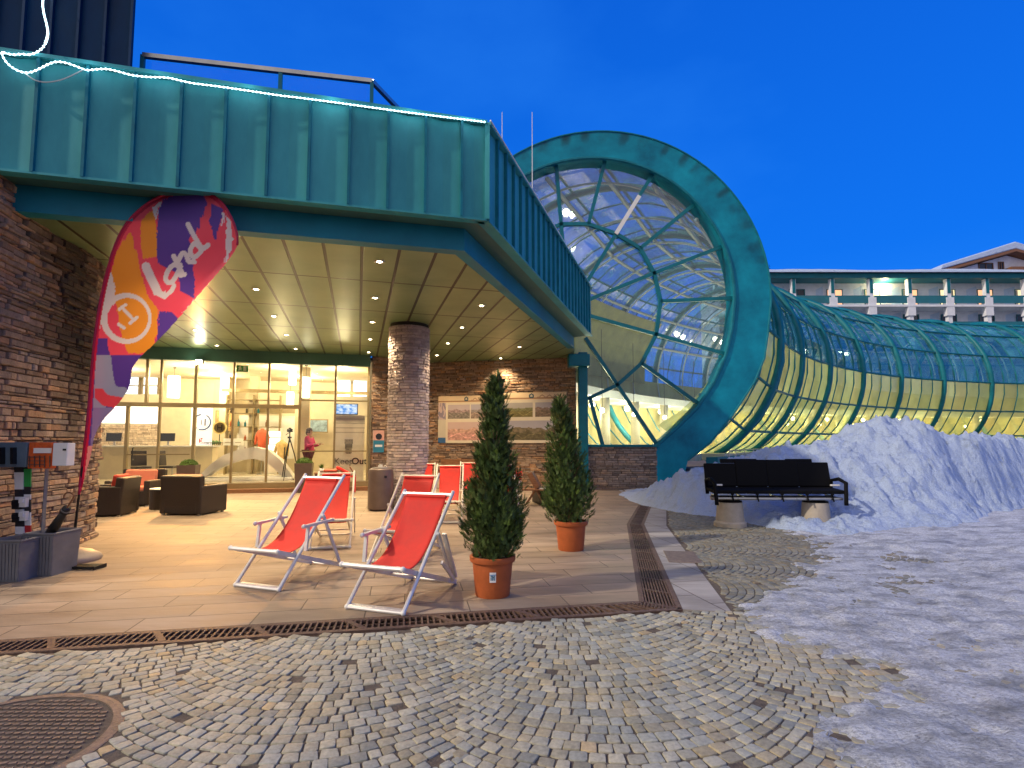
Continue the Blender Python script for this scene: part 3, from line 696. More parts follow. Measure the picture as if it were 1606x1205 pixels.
b = MB(); b.prism([(-4.7, 18.12, 0), (-3.7, 19.08, 0), (-2.95, 19.62, 0), (2.2, 18.4, 0), (2.2, 18.9, 0), (-2.95, 20.2, 0), (-5.0, 18.6, 0)], (0, 0, 4.5)); b.build('core', M['joint'], t, world=True)
t = thing('stone_wall', 'low wall of grey stacked stone under the round glass gable', 'wall', (3.7, 18, 0))
b = stacked([(2.1, 18.0), (4.86, 18.0)], 0, 1.42, 13, hr=(.04, .09), lr=(.15, .5), dep=.03, pal=[((.85, .95, 1.1), 3), ((.7, .78, .9), 3), ((1, 1, 1), 2), ((.6, .62, .7), 2)])
b.build('stone_courses', M['stone'], t, world=True, colors=True)
b = MB(); b.box((3.48, 18.3, .7), (2.76, .5, 1.4)); b.build('core', M['joint'], t, world=True)
b = MB(); b.box((3.5, 18.12, 1.46), (2.85, .4, .08)); b.build('sill', M['teal_dark'], t, world=True, bevel=.01)
cc = Vector((-2.58, 13.3, 0)); t = thing('stone_column', 'round column of small stones holding up the canopy ceiling', 'column', cc)
path = [(cc.x + .5 * math.cos(-2 * PI * k / 40), cc.y + .5 * math.sin(-2 * PI * k / 40)) for k in range(40)][::-1]
b = stacked(path, 0, 4.42, 14, hr=(.062, .075), lr=(.12, .26), dep=.018, closed=True, jit=.5, pal=[((1.05, 1.05, 1.12), 4), ((1.2, 1.15, 1.15), 2), ((.92, .92, 1.05), 3), ((.8, .77, .85), 1)])
b.build('stone_courses', M['colstone'], t, world=True, colors=True)
b = MB(); b.lathe([(.44, 0), (.44, 4.42)], cc, n=40); b.build('core', M['joint'], t, world=True)
b = MB(); b.lathe([(.47, 4.42), (.47, 4.5)], cc, n=40); b.build('shadow_gap_collar', M['dark'], t, world=True)

# ------------------------------------------------------------------ glazed front and lobby
Fo = Vector((-4.82, 18.03, 0)); fe = Vector((-.966, -.257, 0)).normalized(); fi = Vector((-.257, .966, 0)).normalized()
def fp(a, d, zz): return Fo + fe * a + fi * d + z * zz
def facx(px, d=0):
    k = (px - CX) / F; o = Fo + fi * d     # X = k Y
    return (k * o.y - o.x) / (fe.x - k * fe.y)
def facz(px, py, d=0):
    p = Fo + fi * d + fe * facx(px, d); return at(px, py, Y=p.y).z
front = thing('shop_front', 'wide glazed shop front with slim mullions and doors under the canopy', 'glass front', fp(3.7, 0, 0))
LF = 8.2; FL = .3
M['mull'] = mat('bronze_mullion', (.3, .24, .13), .4, metal=.5, var=.1, scale=3, bump=.02)
b = MB(); b.prism([fp(-.02, .1, 4.12), fp(LF, .1, 4.12), fp(LF, -.12, 4.12), fp(-.02, -.12, 4.12)], (0, 0, .38)); b.build('header', M['soffit'], front, world=True)
b = MB(); TZ = 2.72
for px in (577, 525, 420, 365, 250): a = facx(px); b.bar(fp(a, 0, FL), fp(a, 0, 4.12), .06, .1, up=tuple(fi))
for px, z0_, z1_ in ((305, 0, 4.12), (470, 0, 4.12), (200, FL, TZ), (228, TZ, 4.12)): a = facx(px); b.bar(fp(a, 0, z0_), fp(a, 0, z1_), .08, .12, up=tuple(fi))
b.build('mullions', M['mull'], front, world=True)
b = MB(); b.bar(fp(facx(470), -.03, TZ), fp(LF, -.03, TZ), .1, .13); b.bar(fp(0, -.03, 1.28), fp(facx(470), -.03, 1.28), .04, .04); b.bar(fp(facx(300), -.03, 1.2), fp(facx(200), -.03, 1.2), .03, .035)
b.bar(fp(facx(577), 0, 2.95), fp(facx(470), 0, 2.95), .05, .05)
b.build('transom', M['mull'], front, world=True)
b = MB(); b.prism([fp(-.02, -.08, 0), fp(LF, -.08, 0), fp(LF, .08, 0), fp(-.02, .08, 0)], (0, 0, FL - .02)); b.build('plinth', M['mull'], front, world=True)
b = MB(); b.prism([fp(-.02, -.09, .0), fp(LF, -.09, .0), fp(LF, -.4, 0), fp(-.02, -.4, 0)], (0, 0, .12)); b.build('step', M['wood'], front, world=True)
b = MB(); b.add([fp(0, .02, FL), fp(LF, .02, FL), fp(LF, .02, 4.12), fp(0, .02, 4.12)], [(0, 1, 2, 3)]); b.build('pane', M['pane'], front, world=True)
for px in (212, 448):
    b = MB(); a = facx(px); b.tube([fp(a, -.02, 1.05), fp(a, -.09, 1.05), fp(a, -.09, 1.4), fp(a, -.02, 1.4)], .018, 6); b.build('door_handle', M['black'], front, world=True)

lob = thing('lobby', 'bright cream reception lobby behind the glazed front', 'lobby', fp(4, 4, 0))
b = MB(); b.prism([fp(-2.4, .1, 0), fp(12, .1, 0), fp(12, 9, 0), fp(-2.4, 9, 0)], (0, 0, FL)); b.build('floor', M['lobby_floor'], lob, world=True)
b = MB(); b.prism([fp(-.1, .12, 4.3), fp(12, .12, 4.3), fp(12, 9, 4.3), fp(-.1, 9, 4.3)], (0, 0, .06)); b.build('ceiling', M['cream'], lob, world=True)
b = MB(); b.prism([fp(-2, 7, FL), fp(13, 7, FL), fp(13, 7.1, FL), fp(-2, 7.1, FL)], (0, 0, 4.0)); b.prism([fp(-.08, 1.2, FL), fp(-.08, 7, FL), fp(-.18, 7, FL), fp(-.18, 1.2, FL)], (0, 0, 4.0)); b.prism([fp(12, .1, FL), fp(12, 7, FL), fp(12.1, 7, FL), fp(12.1, .1, FL)], (0, 0, 4.0))
b.build('wall', M['cream'], lob, world=True)
def wallpanel(parent, name, m, px0, py0, px1, py1, d, th=.04, col=None):
    a0, a1 = facx(px0, d), facx(px1, d); z0_, z1_ = facz((px0 + px1) / 2, py1, d), facz((px0 + px1) / 2, py0, d)
    b = MB(); b.prism([fp(a0, d, z0_), fp(a1, d, z0_), fp(a1, d, z1_), fp(a0, d, z1_)], fi * th, col); return b.build(name, m, parent, world=True, colors=col is not None)
M['daywin'] = emit('bright_window', (.75, .87, 1), 1.0)
M['whitepanel'] = emit('backlit_panel', (1, .95, .85), 1.5)
for r in ((150, 560, 178, 616), (184, 562, 216, 618), (220, 563, 246, 618)):
    w_ = wallpanel(lob, 'window', M['daywin'], *r, 6.95); 
    a0, a1 = facx(r[0], 6.9), facx(r[2], 6.9); b = MB(); zz0, zz1 = facz(r[0], r[3], 6.9), facz(r[0], r[1], 6.9)
    for aa in (a0, a1): b.bar(fp(aa, 6.9, zz0), fp(aa, 6.9, zz1), .07, .07)
    b.bar(fp(a0, 6.9, zz0 + .35), fp(a1, 6.9, zz0 + .35), .05, .05); b.build('frame', M['mull'], w_, world=True)
for r in ((528, 578, 548, 622), (553, 578, 574, 622)): wallpanel(lob, 'window', M['daywin'], *r, 5.9)
wallpanel(lob, 'menu_panel', M['whitepanel'], 158, 636, 246, 664, 6.9)
b = stacked([fp(facx(250, 6.85), 6.85, 0).xy, fp(facx(158, 6.85), 6.85, 0).xy][::-1], FL + .6, 2.3, 21, dep=.03, pal=[((2, 2.3, 2.6), 2), ((1.8, 2, 2.2), 2)]); b.build('stone_cladding', M['stone'], lob, world=True, colors=True)
for px, d in ((478, 2.2), (398, 5.5), (352, 6.0)):
    b = MB(); a = facx(px, d); b.box(fp(a, d, FL + 2), (.34, .34, 4.0), rotz(RAD(14))); b.build('pillar', M['cream'], lob, world=True)
wallpanel(lob, 'upper_beam', M['mull'], 345, 612, 577, 617, 4.5, .1)
wallpanel(lob, 'display_wall', M['white'], 375, 652, 462, 720, 6.2, .1)
wallpanel(lob, 'display_frame', M['mull'], 388, 640, 462, 648, 5.6, .1)
# lobby lamps
for a, d, e_ in ((1, 2.2, 45), (3.2, 2.2, 45), (6, 2.5, 60), (2.5, 5, 60), (6, 5.2, 80), (9, 4, 60)): point(fp(a, d, 3.9), e_ * 3.0, (1, .8, .45), .2)

t = thing('reception_counter', 'long pale reception counter inside the lobby', 'counter', fp(facx(240, 3), 3, FL))
a0, a1 = facx(150, 3), facx(335, 3)
b = MB(); b.prism([fp(a1, 3, FL), fp(a0, 3, FL), fp(a0, 3.7, FL), fp(a1, 3.7, FL)], (0, 0, 1.1)); b.build('body', M['cream'], t, world=True)
b = MB(); b.prism([fp(a1 - .06, 2.9, 1.4), fp(a0, 2.9, 1.4), fp(a0, 3.8, 1.4), fp(a1 - .06, 3.8, 1.4)], (0, 0, .06)); b.build('worktop', M['white'], t, world=True, bevel=.01)
def counter_item(name, label, cat, px, w_, h_, m, colr=None, tilt=-.15, group=None):
    a = facx(px, 3.3); p = fp(a, 3.3, 1.46); t = thing(name, label, cat, p, RAD(14)); return t
for px, lb in ((180, 'left of two black monitors on the reception counter'), (264, 'right of two black monitors on the reception counter')):
    t = counter_item('monitor', lb, 'monitor', px, 0, 0, None)
    b = MB(); b.box((0, 0, .3), (.48, .03, .29), Matrix.Rotation(-.1, 3, 'X')); b.build('screen', M['black'], t, bevel=.008)
    b = MB(); b.box((0, .06, .09), (.06, .03, .18)); b.box((0, .05, .008), (.24, .16, .016)); b.build('stand', M['steel'], t)
t = counter_item('basket', 'flat wire basket with green goods on the reception counter', 'basket', 336, 0, 0, None)
b = MB(); b.tube([(-.3, -.12, .1), (.3, -.12, .1), (.3, .12, .1), (-.3, .12, .1)], .012, 6, closed=True)
for k in range(9):
    x = -.28 + .07 * k; b.tube([(x, -.12, .1), (x, -.1, .012), (x, .1, .012), (x, .12, .1)], .006, 4)
b.build('frame', M['black'], t)
b = MB()
for k in range(16): b.sphere((random.uniform(-.24, .24), random.uniform(-.08, .08), .08 + random.uniform(0, .06)), .05, 8, 6)
b.build('goods', mat('green_goods', (.1, .22, .08), .6, var=.5, scale=15), t)
for px, lb in ((359, 'white folded card standing on the counter beside the basket'), (375, 'white folded card nearest the lobby pillar')):
    t = counter_item('card_holder', lb, 'card', px, 0, 0, None)
    b = MB(); b.prism([(-.16, -.07, 0), (-.16, .07, 0), (-.16, 0, .26)], (.32, 0, 0)); b.build('card', M['white'], t)
    b = MB(); b.box((0, -.049, .11), (.2, .004, .02), Matrix.Rotation(-.25, 3, 'X')); b.build('print_line', M['mull'], t)

# pendant lamps
for px, py0, py1, wpx, d, lb in ((270, 590, 624, 17, 3.2, 'white drum pendant lamp over the reception counter'), (457, 574, 604, 11, 3.0, 'tall white pendant lamp hanging highest near the lobby pillar'),
                           (454, 615, 637, 11, 3.4, 'short white pendant lamp hanging lowest near the lobby pillar'), (478, 592, 624, 12, 1.4, 'white pendant lamp hanging in front of the lobby pillar')):
    a = facx(px, d); z0_, z1_ = facz(px, py1, d), facz(px, py0, d); p = fp(a, d, z0_); r = wpx / 2 / F * p.y
    t = thing('pendant_lamp', lb, 'pendant lamp', p); h = z1_ - z0_
    b = MB(); b.lathe([(r * .96, 0), (r, .01), (r, h - .01), (r * .96, h)], n=20); b.build('shade', M['pendant'], t, smooth=False)
    b = MB(); b.tube([(0, 0, h), (0, 0, 4.3 - z0_)], .008, 6); b.lathe([(.05, 4.26 - z0_), (.05, 4.3 - z0_)], n=12); b.build('cord', M['black'], t)
# flood light on the header
p = fp(facx(309, -.2), -.22, 4.02)
t = thing('flood_light', 'glaring flood light fixed on the header above the glazed front', 'flood light', p)
b = MB(); b.box((0, .02, .04), (.2, .1, .16)); b.box((0, .1, .08), (.05, .12, .05)); b.build('housing', M['black'], t, bevel=.01)
b = MB(); b.box((0, -.04, .03), (.17, .02, .13)); b.build('lens', emit('flood_lens', (1, .86, .6), 120), t)
spot(p + Vector((0.02, -.12, -.02)), 1700, (1, .44, .11), RAD(92), .8, target=p + Vector((1.2, -6, -4)), r=.1)

# arched white seat
t = thing('arched_bench', 'white bench shaped like an arched bridge just inside the glass', 'bench', fp(facx(390, 1), 1, FL))
def arch(px_list, d, w_, m, name, par):
    b = MB(); top = [at(px, py, Y=fp(facx(px, d), d, 0).y) for px, py in px_list[0]]; bot = [at(px, py, Y=fp(facx(px, d), d, 0).y) for px, py in px_list[1]]
    n = len(top); v = top + bot + [p + fi * w_ for p in top] + [p + fi * w_ for p in bot]; f = []
    for i in range(n - 1):
        f += [(i, i + 1, n + i + 1, n + i), (2 * n + i, 3 * n + i, 3 * n + i + 1, 2 * n + i + 1), (i, 2 * n + i, 2 * n + i + 1, i + 1), (n + i, n + i + 1, 3 * n + i + 1, 3 * n + i)]
    f += [(0, n, 3 * n, 2 * n), (n - 1, 3 * n - 1, 4 * n - 1, 2 * n - 1)]
    b.add(v, f); return b.build(name, m, par, world=True)
arch([[(314, 745), (330, 728), (350, 714), (375, 705), (398, 701), (420, 706), (440, 722), (455, 742), (464, 756)], [(322, 748), (340, 736), (358, 728), (378, 722), (398, 720), (416, 724), (430, 735), (444, 750), (452, 757)]], 1.0, .7, M['white'], 'arch', t)
b = MB(); a0, a1 = facx(318, 1), facx(462, 1); b.prism([fp(a1, .7, FL), fp(a0, .7, FL), fp(a0, 1.9, FL), fp(a1, 1.9, FL)], (0, 0, .1)); b.build('base', M['white'], t, world=True, bevel=.02)
# ------------------------------------------------------------------ glass tube with its ring gable
tube_b = thing('glass_vault', 'long curved tube of blue and yellow lit glass with a copper ring gable', 'glass building', (2.8, 18.3, 0))
RY = 18.0
def circ(cx, cy_, r, a): return (cx + r * math.cos(RAD(a)), cy_ - r * math.sin(RAD(a)))
inner = []; outer = []
for k in range(49):
    a = 188 - k * (188 / 48)
    inner.append(circ(930, 470, 222, a)); outer.append(circ(937.5, 472, 259 + 13 * sm((190 - a) / 190) - 3.5 * 0, a))
inner += [(1148, 515), (1138, 558), (1119, 600), (1094, 638), (1064, 668), (1029, 699), (1029, 770)]
outer += [(1205, 520), (1199, 562), (1183, 600), (1150, 650), (1115, 694), (1079, 722), (1068, 770)]
IN = [at(x, y, Y=RY) for x, y in inner]; OU = [at(x, y, Y=RY) for x, y in outer]
IN[-1].z = OU[-1].z = 0
def ring_mat():
    m = mat('ring_copper', (.0, .17, .29), .5, spec=.2, var=.3, scale=.8, bump=.15, bscale=2.5, col2=(.004, .25, .35)); nt = m.node_tree; N = nt.nodes; L = nt.links; bs = N['Principled BSDF']
    src = bs.inputs['Base Color'].links[0].from_socket
    at_ = N.new('ShaderNodeAttribute'); at_.attribute_name = 'tint'
    no = N.new('ShaderNodeTexNoise'); no.inputs['Scale'].default_value = 2.2; no.inputs['Detail'].default_value = 4; tc = N.new('ShaderNodeTexCoord'); L.new(tc.outputs['Object'], no.inputs['Vector'])
    ad = N.new('ShaderNodeMath'); ad.operation = 'ADD'; L.new(at_.outputs['Fac'], ad.inputs[0]); L.new(no.outputs['Fac'], ad.inputs[1])
    mr = N.new('ShaderNodeMapRange'); mr.inputs[1].default_value = .7; mr.inputs[2].default_value = 1.55; L.new(ad.outputs[0], mr.inputs[0])
    mx = N.new('ShaderNodeMix'); mx.data_type = 'RGBA'; mx.inputs[7].default_value = (.012, .03, .045, 1); L.new(mr.outputs[0], mx.inputs[0]); L.new(src, mx.inputs[6]); L.new(mx.outputs[2], bs.inputs['Base Color'])
    return m
M['ring'] = ring_mat()
b = MB(); n = len(IN); v = []; f = []; cols = []
# front face subdivided across, weather stains at the outer rim where sheets overlap
K = 6; rnd = random.Random(4); SUB = 6
II = []; OO = []
for i in range(n - 1):
    for s_ in range(SUB): II.append(IN[i].lerp(IN[i + 1], s_ / SUB)); OO.append(OU[i].lerp(OU[i + 1], s_ / SUB))
II.append(IN[-1]); OO.append(OU[-1]); nn = len(II)
st = []
while len(st) < nn:
    on = 6 * SUB < len(st) < 46 * SUB
    st += [rnd.choice([.5, .62, .74, .8]) if on else 0] * rnd.randint(3, 6) + [rnd.choice([0, 0, .2])] * rnd.randint(4, 7)
for _ in range(2): st = [(st[max(0, i - 1)] + 2 * st[i] + st[min(len(st) - 1, i + 1)]) / 4 for i in range(len(st))]
for i in range(nn):
    top = max(0, (II[i].z - 5.5) / 5)
    for k in range(K + 1):
        q = k / K; p = II[i].lerp(OO[i], q); b.v.append(tuple(p)); dk = st[i] * sm((q - .25) / .6) * min(1, .25 + top); b.c.append((dk, dk, dk))
for i in range(nn - 1):
    for k in range(K): b.f.append((i * (K + 1) + k, i * (K + 1) + k + 1, (i + 1) * (K + 1) + k + 1, (i + 1) * (K + 1) + k))
bk = Vector((0, .7, 0))
for A_, B_ in ((OO, 1), (II, 0)):
    o = len(b.v)
    for p in A_: b.v += [tuple(p), tuple(p + bk)]; b.c += [(.1,) * 3] * 2
    for i in range(nn - 1): b.f.append((o + 2 * i, o + 2 * i + 1, o + 2 * i + 3, o + 2 * i + 2))
o = len(b.v)
for i in range(nn): b.v += [tuple(II[i] + bk), tuple(OO[i] + bk)]; b.c += [(0, 0, 0)] * 2
for i in range(nn - 1): b.f.append((o + 2 * i, o + 2 * i + 1, o + 2 * i + 3, o + 2 * i + 2))
ring = b.build('ring_frame', M['ring'], tube_b, world=True, colors=True)
b = MB(); b.tube([p + Vector((0, -.01, 0)) for p in IN[:-1]], .06, 6); b.tube([p + Vector((0, -.0, 0)) for p in OU[:-1]], .035, 6); b.build('rim_bead', M['teal_rib'], ring, world=True)
# glazing
gy = RY + .28
G = lambda x, y: at(x, y, Y=gy)
# the post by the canopy, glazing and mullions
b = MB(); pp = at(914, 600, Y=17.95); b.box((pp.x, 17.97, 2.3), (.3, .3, 4.6)); b.box((pp.x - .15, 17.85, 4.3), (.7, .5, .4)); b.build('corner_post', M['teal_dark'], tube_b, world=True, bevel=.015)
poly = [(1029, 700), (915, 700), (915, 560), (735, 560)] + inner[2:-1]
b = MB(); b.prism([G(*p) for p in poly], (0, .02, 0)); gp = b.build('gable_pane', M['ringpane'], tube_b, world=True)
b = MB(); Nn = [(880, 352), (923, 352), (966, 367), (1004, 390), (1026, 429), (1036, 473), (1029, 525), (1006, 570), (968, 604), (925, 624), (915, 627)]
segs = list(zip(Nn, Nn[1:])) + [((850, 366), Nn[0]), (Nn[0], (872, 256)), (Nn[0], (884, 400)), (Nn[1], (950, 249)), (Nn[2], (1026, 270)), (Nn[2], (915, 452)), (Nn[3], (1093, 317)), (Nn[4], (1140, 384)), (Nn[4], (905, 478)),
        (Nn[5], (1152, 468)), (Nn[6], (1139, 556)), (Nn[6], (915, 493)), (Nn[7], (1096, 634)), (Nn[8], (918, 530)), (Nn[8], (1030, 697)), (Nn[9], (945, 698))]
for p, q in segs: b.bar(at(*p, Y=gy - .06), at(*q, Y=gy - .06), .12, .12, up=(0, 1, 0))
b.build('mullions', M['teal_dark'], gp, world=True)
b = MB(); b.bar(at(966, 367, Y=gy - .13), at(1003, 307, Y=gy - .13), .14, .03, up=(0, 1, 0)); b.build('flashing_strip', M['white'], gp, world=True)

# vault path (metres): heading turns from the gable towards the right
TR, TZC = 5.25, 5.61
def path_pts(Lm=62, n=620):
    X, Y = 2.995, 18.221; out = []; ds = Lm / n
    for i in range(n + 1):
        s_ = i * ds; t_ = s_ / 40; ph = .444 + .969 * t_ - .038 * t_ * t_
        out.append((s_, X, Y, ph)); X += math.sin(ph) * ds; Y += math.cos(ph) * ds
    return out
PP = path_pts()
def pos(s_):
    i = max(0, min(len(PP) - 2, int(s_ / .1))); a, c = PP[i], PP[i + 1]; q = s_ / .1 - i
    return [a[k] + (c[k] - a[k]) * q for k in (1, 2, 3)]
S1, DS = 6.394, 5.2
GC = at(930, 470, Y=RY + .6)
def tp(s_, th, r=TR, off=0.0):
    """point on the vault: th = 0 near/right side, 90 crest, 180 far/left side"""
    if s_ < S1:
        q = sm(s_ / S1) * .5 + .5 * s_ / S1
        g = Vector((GC.x + 4.95 * math.cos(th), RY + .6, GC.z + 4.95 * math.sin(th)))
        e = tp(S1, th)
        p = g.lerp(e, q); c = Vector((GC.x, RY + .6, GC.z)).lerp(Vector((*pos(S1)[:2], TZC)), q)
        return c + (p - c) * (r / TR)
    x, y, ph = pos(s_)
    return Vector((x + r * math.cos(th) * math.cos(ph), y - r * math.cos(th) * math.sin(ph), TZC + r * math.sin(th)))
bays = [0, 2.0] + [S1 + DS * k for k in range(0, 11)]
ths = [RAD(21.2 * k) for k in range(-3, 12)]
TH0, TH1 = -RAD(64), RAD(244)
glow = MB(); up = MB()  # lower and upper bands of glazing
for a, c in zip(bays, bays[1:]):
    ns = 4
    for i in range(ns):
        s0, s1 = a + (c - a) * i / ns, a + (c - a) * (i + 1) / ns
        for k in range(-3, 9):
            tv = random.uniform(.62, 1.0); tg = random.uniform(.85, 1.0)
            for j in range(2):
                t0, t1 = RAD(21.2 * (k + j / 2)), RAD(21.2 * (k + (j + 1) / 2))
                (up if k >= 0 else glow).add([tp(s0, t0), tp(s1, t0), tp(s1, t1), tp(s0, t1)], [(0, 1, 2, 3)], (tv * tg, tv, tv * (.9 if k < 0 else 1)))
up.build('upper_panes', M['tubepane'], tube_b, world=True, smooth=False, colors=True)
glow.build('lower_panes', M['tubelow'], tube_b, world=True, smooth=False, colors=True)
arcs = [TH0 + (TH1 - TH0) * i / 44 for i in range(45)]
for s_ in bays[1:]:
    b = MB(); b.tube([tp(s_, th, TR + .03) for th in (arcs if s_ > 5 else [t_ for t_ in arcs if t_ < RAD(178)])], .17, 6); b.build('rib', M['teal_dark'], tube_b, world=True, smooth=True)
b = MB()
for k in range(-2, 9):
    b.tube([tp(s_, RAD(21.2 * k), TR + .03) for s_ in [bays[0] + i * (bays[-1] - bays[0]) / 70 for i in range(71)]], .06, 5)
b.build('transoms', M['teal_dark'], tube_b, world=True)
b = MB()
for a, c in zip(bays[1:], bays[2:]):
    for q in (.25, .5, .75): b.tube([tp(a + (c - a) * q, th, TR + .02) for th in arcs[::2]], .04, 4)
b.build('glazing_bars', M['teal_dark'], tube_b, world=True)
M['inner'] = mat('white_steel', (.5, .53, .52), .45, var=.05, scale=4, bump=.02)
b = MB()
for k in range(0, 16):
    s_ = 1.0 + 2.6 * k; b.tube([tp(s_, th, TR - .35) for th in arcs[6:-6]], .05, 6)
for thd in (38, 62, 86, 110, 134, 155): b.tube([tp(s_, RAD(thd), TR - .25) for s_ in [i * 40 / 40 for i in range(41)]], .085, 6)
b.build('inner_frame', M['inner'], tube_b, world=True, smooth=True)
# inside: floor, gallery along the far side, hall wall
def strip(b, o0, o1, z0_, z1_, s0=.6, s1=60, st_=1.2):
    pts = []
    s_ = s0
    while s_ <= s1:
        x, y, ph = pos(s_)
        if s_ < S1: ph *= s_ / S1
        cx_, sy_ = math.cos(ph), -math.sin(ph)
        pts.append((Vector((x + o0 * cx_, y + o0 * sy_, 0)), Vector((x + o1 * cx_, y + o1 * sy_, 0)))); s_ += st_
    for (a, c), (d, e) in zip(pts, pts[1:]):
        a, c, d, e = [Vector((p.x, max(p.y, RY + .75), 0)) for p in (a, c, d, e)]
        b.add([a + z * z0_, c + z * z0_, e + z * z0_, d + z * z0_, a + z * z1_, c + z * z1_, e + z * z1_, d + z * z1_], [(0, 3, 2, 1), (4, 5, 6, 7), (0, 1, 5, 4), (3, 7, 6, 2), (1, 2, 6, 5), (0, 4, 7, 3)])
b = MB(); strip(b, -4.7, 3.6, .9, 1.15, s0=3.2); strip(b, -.3, 3.0, .91, 1.14, s0=1.0, s1=3.3); b.build('hall_floor', M['lobby_floor'], tube_b, world=True)
b = MB(); strip(b, -5.1, -4.95, 1.1, 5.5, s0=3.6); b.build('hall_wall', M['hall'], tube_b, world=True)
b = MB(); strip(b, -4.9, -2.5, 3.75, 4.15, s0=3.6); b.build('gallery', M['white'], tube_b, world=True)
for k in range(0, 14):
    s_ = 4.2 + 3.2 * k; x, y, ph = pos(s_); q = Vector((x - 2.7 * math.cos(ph), y + 2.7 * math.sin(ph), 0))
    b = MB(); b.lathe([(.24, 1.15), (.24, 3.75)], q, n=16); b.build('pillar', M['cream'], tube_b, world=True, smooth=True)
b = MB(); lampm = MB()
for k in range(0, 14):
    s_ = 3.8 + 3.6 * k; x, y, ph = pos(s_)
    q = Vector((x - 3.4 * math.cos(ph), y + 3.4 * math.sin(ph), 3.45))
    lampm = MB(); lampm.sphere(q, .15, 12, 8); lampm.build('globe_lamp', M['warm_lamp'], tube_b, world=True, smooth=True); point(q - z * .25, 190, (1, .86, .5), .2)
    if k < 12: q2 = Vector((x - 1.2 * math.cos(ph), y + 1.2 * math.sin(ph), 2.9)); lampm = MB(); lampm.sphere(q2, .1, 12, 8); gl_ = lampm.build('globe_lamp', M['warm_lamp'], tube_b, world=True, smooth=True); lampm = MB(); lampm.tube([q2, q2 + z * 3.4], .012, 4); lampm.build('cord', M['black'], gl_, world=True); point(q2 - z * .2, 170, (1, .88, .55), .2);

b = MB(); strip(b, 3.3, 3.7, 0, 1.05, s0=1.4); b.build('plinth', M['teal_dark'], tube_b, world=True)
b = MB(); hp = []
for k in range(0, 40):
    x, y, ph = pos(2.0 + k); hp.append(Vector((x + 3.9 * math.cos(ph), y - 3.9 * math.sin(ph), 1.28)))
b.tube(hp, .03, 6)
for q in hp[::2]: b.tube([q, q - z * 1.28], .02, 5)
b.build('guard_rail', M['steel'], tube_b, world=True)

b = MB()
for i in range(12):
    s0, s1 = 3.0 + i * 1.0, 4.0 + i * 1.0
    for k in range(4):
        t0, t1 = RAD(136 + k * 12), RAD(136 + (k + 1) * 12); b.add([tp(s0, t0, TR - .5), tp(s1, t0, TR - .5), tp(s1, t1, TR - .5), tp(s0, t1, TR - .5)], [(0, 1, 2, 3)])
b.build('olive_zone_panels', M['olive'], tube_b, world=True)  # added panels that carry the olive zone seen through the gable
# ------------------------------------------------------------------ on the roof: tower, rail, masts, rope light
T0 = Vector((-6.0, 8.05, 0)); td = Vector((-math.cos(RAD(13)), -math.sin(RAD(13)), 0)); tb = Vector((-.72, .69, 0))
t = thing('stair_tower', 'dark blue standing seam tower rising above the canopy roof', 'tower', (T0.x - 2, T0.y, 6.4))
b = MB(); b.prism([T0 + z * 6.3, T0 + td * 7 + z * 6.3, T0 + td * 7 + tb * 5 + z * 6.3, T0 + tb * 5 + z * 6.3], (0, 0, 8)); b.build('cladding', M['tower'], t, world=True)
b = MB(); tn = Vector((td.y, -td.x, 0)) * -1
tn = Vector((math.sin(RAD(13)), -math.cos(RAD(13)), 0))
for k in range(0, 14): b.bar(T0 + td * (.02 + .36 * k) + tn * .03 + z * 6.35, T0 + td * (.02 + .36 * k) + tn * .03 + z * 14.2, .035, .07, up=tuple(tn))
b.build('standing_seams', M['tower'], t, world=True)
t = thing('roof_railing', 'glazed balustrade with a steel handrail on the canopy roof', 'railing', (-4, 8.6, 6.4))
P0, P1, P2 = Vector((-6.02, 8.3, 0)), Vector((-2.45, 8.93, 0)), Vector((-1.3, 11.9, 0)); RZ = at(440, 117, Y=8.75).z
for P in (P0, P0.lerp(P1, .585), P1, P1.lerp(P2, .5), P2):
    b = MB(); b.box((P.x, P.y, (RZ + 6.2) / 2), (.06, .06, RZ - 6.2), rotz(RAD(13))); b.build('post', M['teal_dark'], t, world=True)
b = MB(); b.bar(P0 + z * RZ, P1 + z * RZ, .07, .07); b.bar(P1 + z * RZ, P2 + z * RZ, .07, .07); b.build('handrail', M['steel'], t, world=True)
for A_, B_ in ((P0, P0.lerp(P1, .585)), (P0.lerp(P1, .585), P1), (P1, P1.lerp(P2, .5)), (P1.lerp(P2, .5), P2)):
    b = MB(); d = (B_ - A_).normalized() * .05; b.prism([A_ + d + z * 6.3, B_ - d + z * 6.3, B_ - d + z * (RZ - .08), A_ + d + z * (RZ - .08)], (0, .012, 0)); b.build('glass_panel', M['railpane'], t, world=True)
for x, y, h0, h1, lb in ((-.25, 13, 6.25, at(788, 176, Y=13).z, 'shorter thin white mast on the roof nearer the railing'), (.55, 14, 6.25, at(835, 176, Y=14).z, 'taller thin white mast on the roof in front of the copper ring')):
    t = thing('lightning_rod', lb, 'mast', (x, y, h0)); b = MB(); b.tube([(0, 0, 0), (0, 0, (h1 - h0) * .5), (0, 0, h1 - h0)], [.02, .014, .008], 6); b.build('rod', M['white'], t)
    b = MB(); b.lathe([(.12, 0), (.12, .05), (.03, .1)], n=12); b.build('foot', M['concrete'], t)
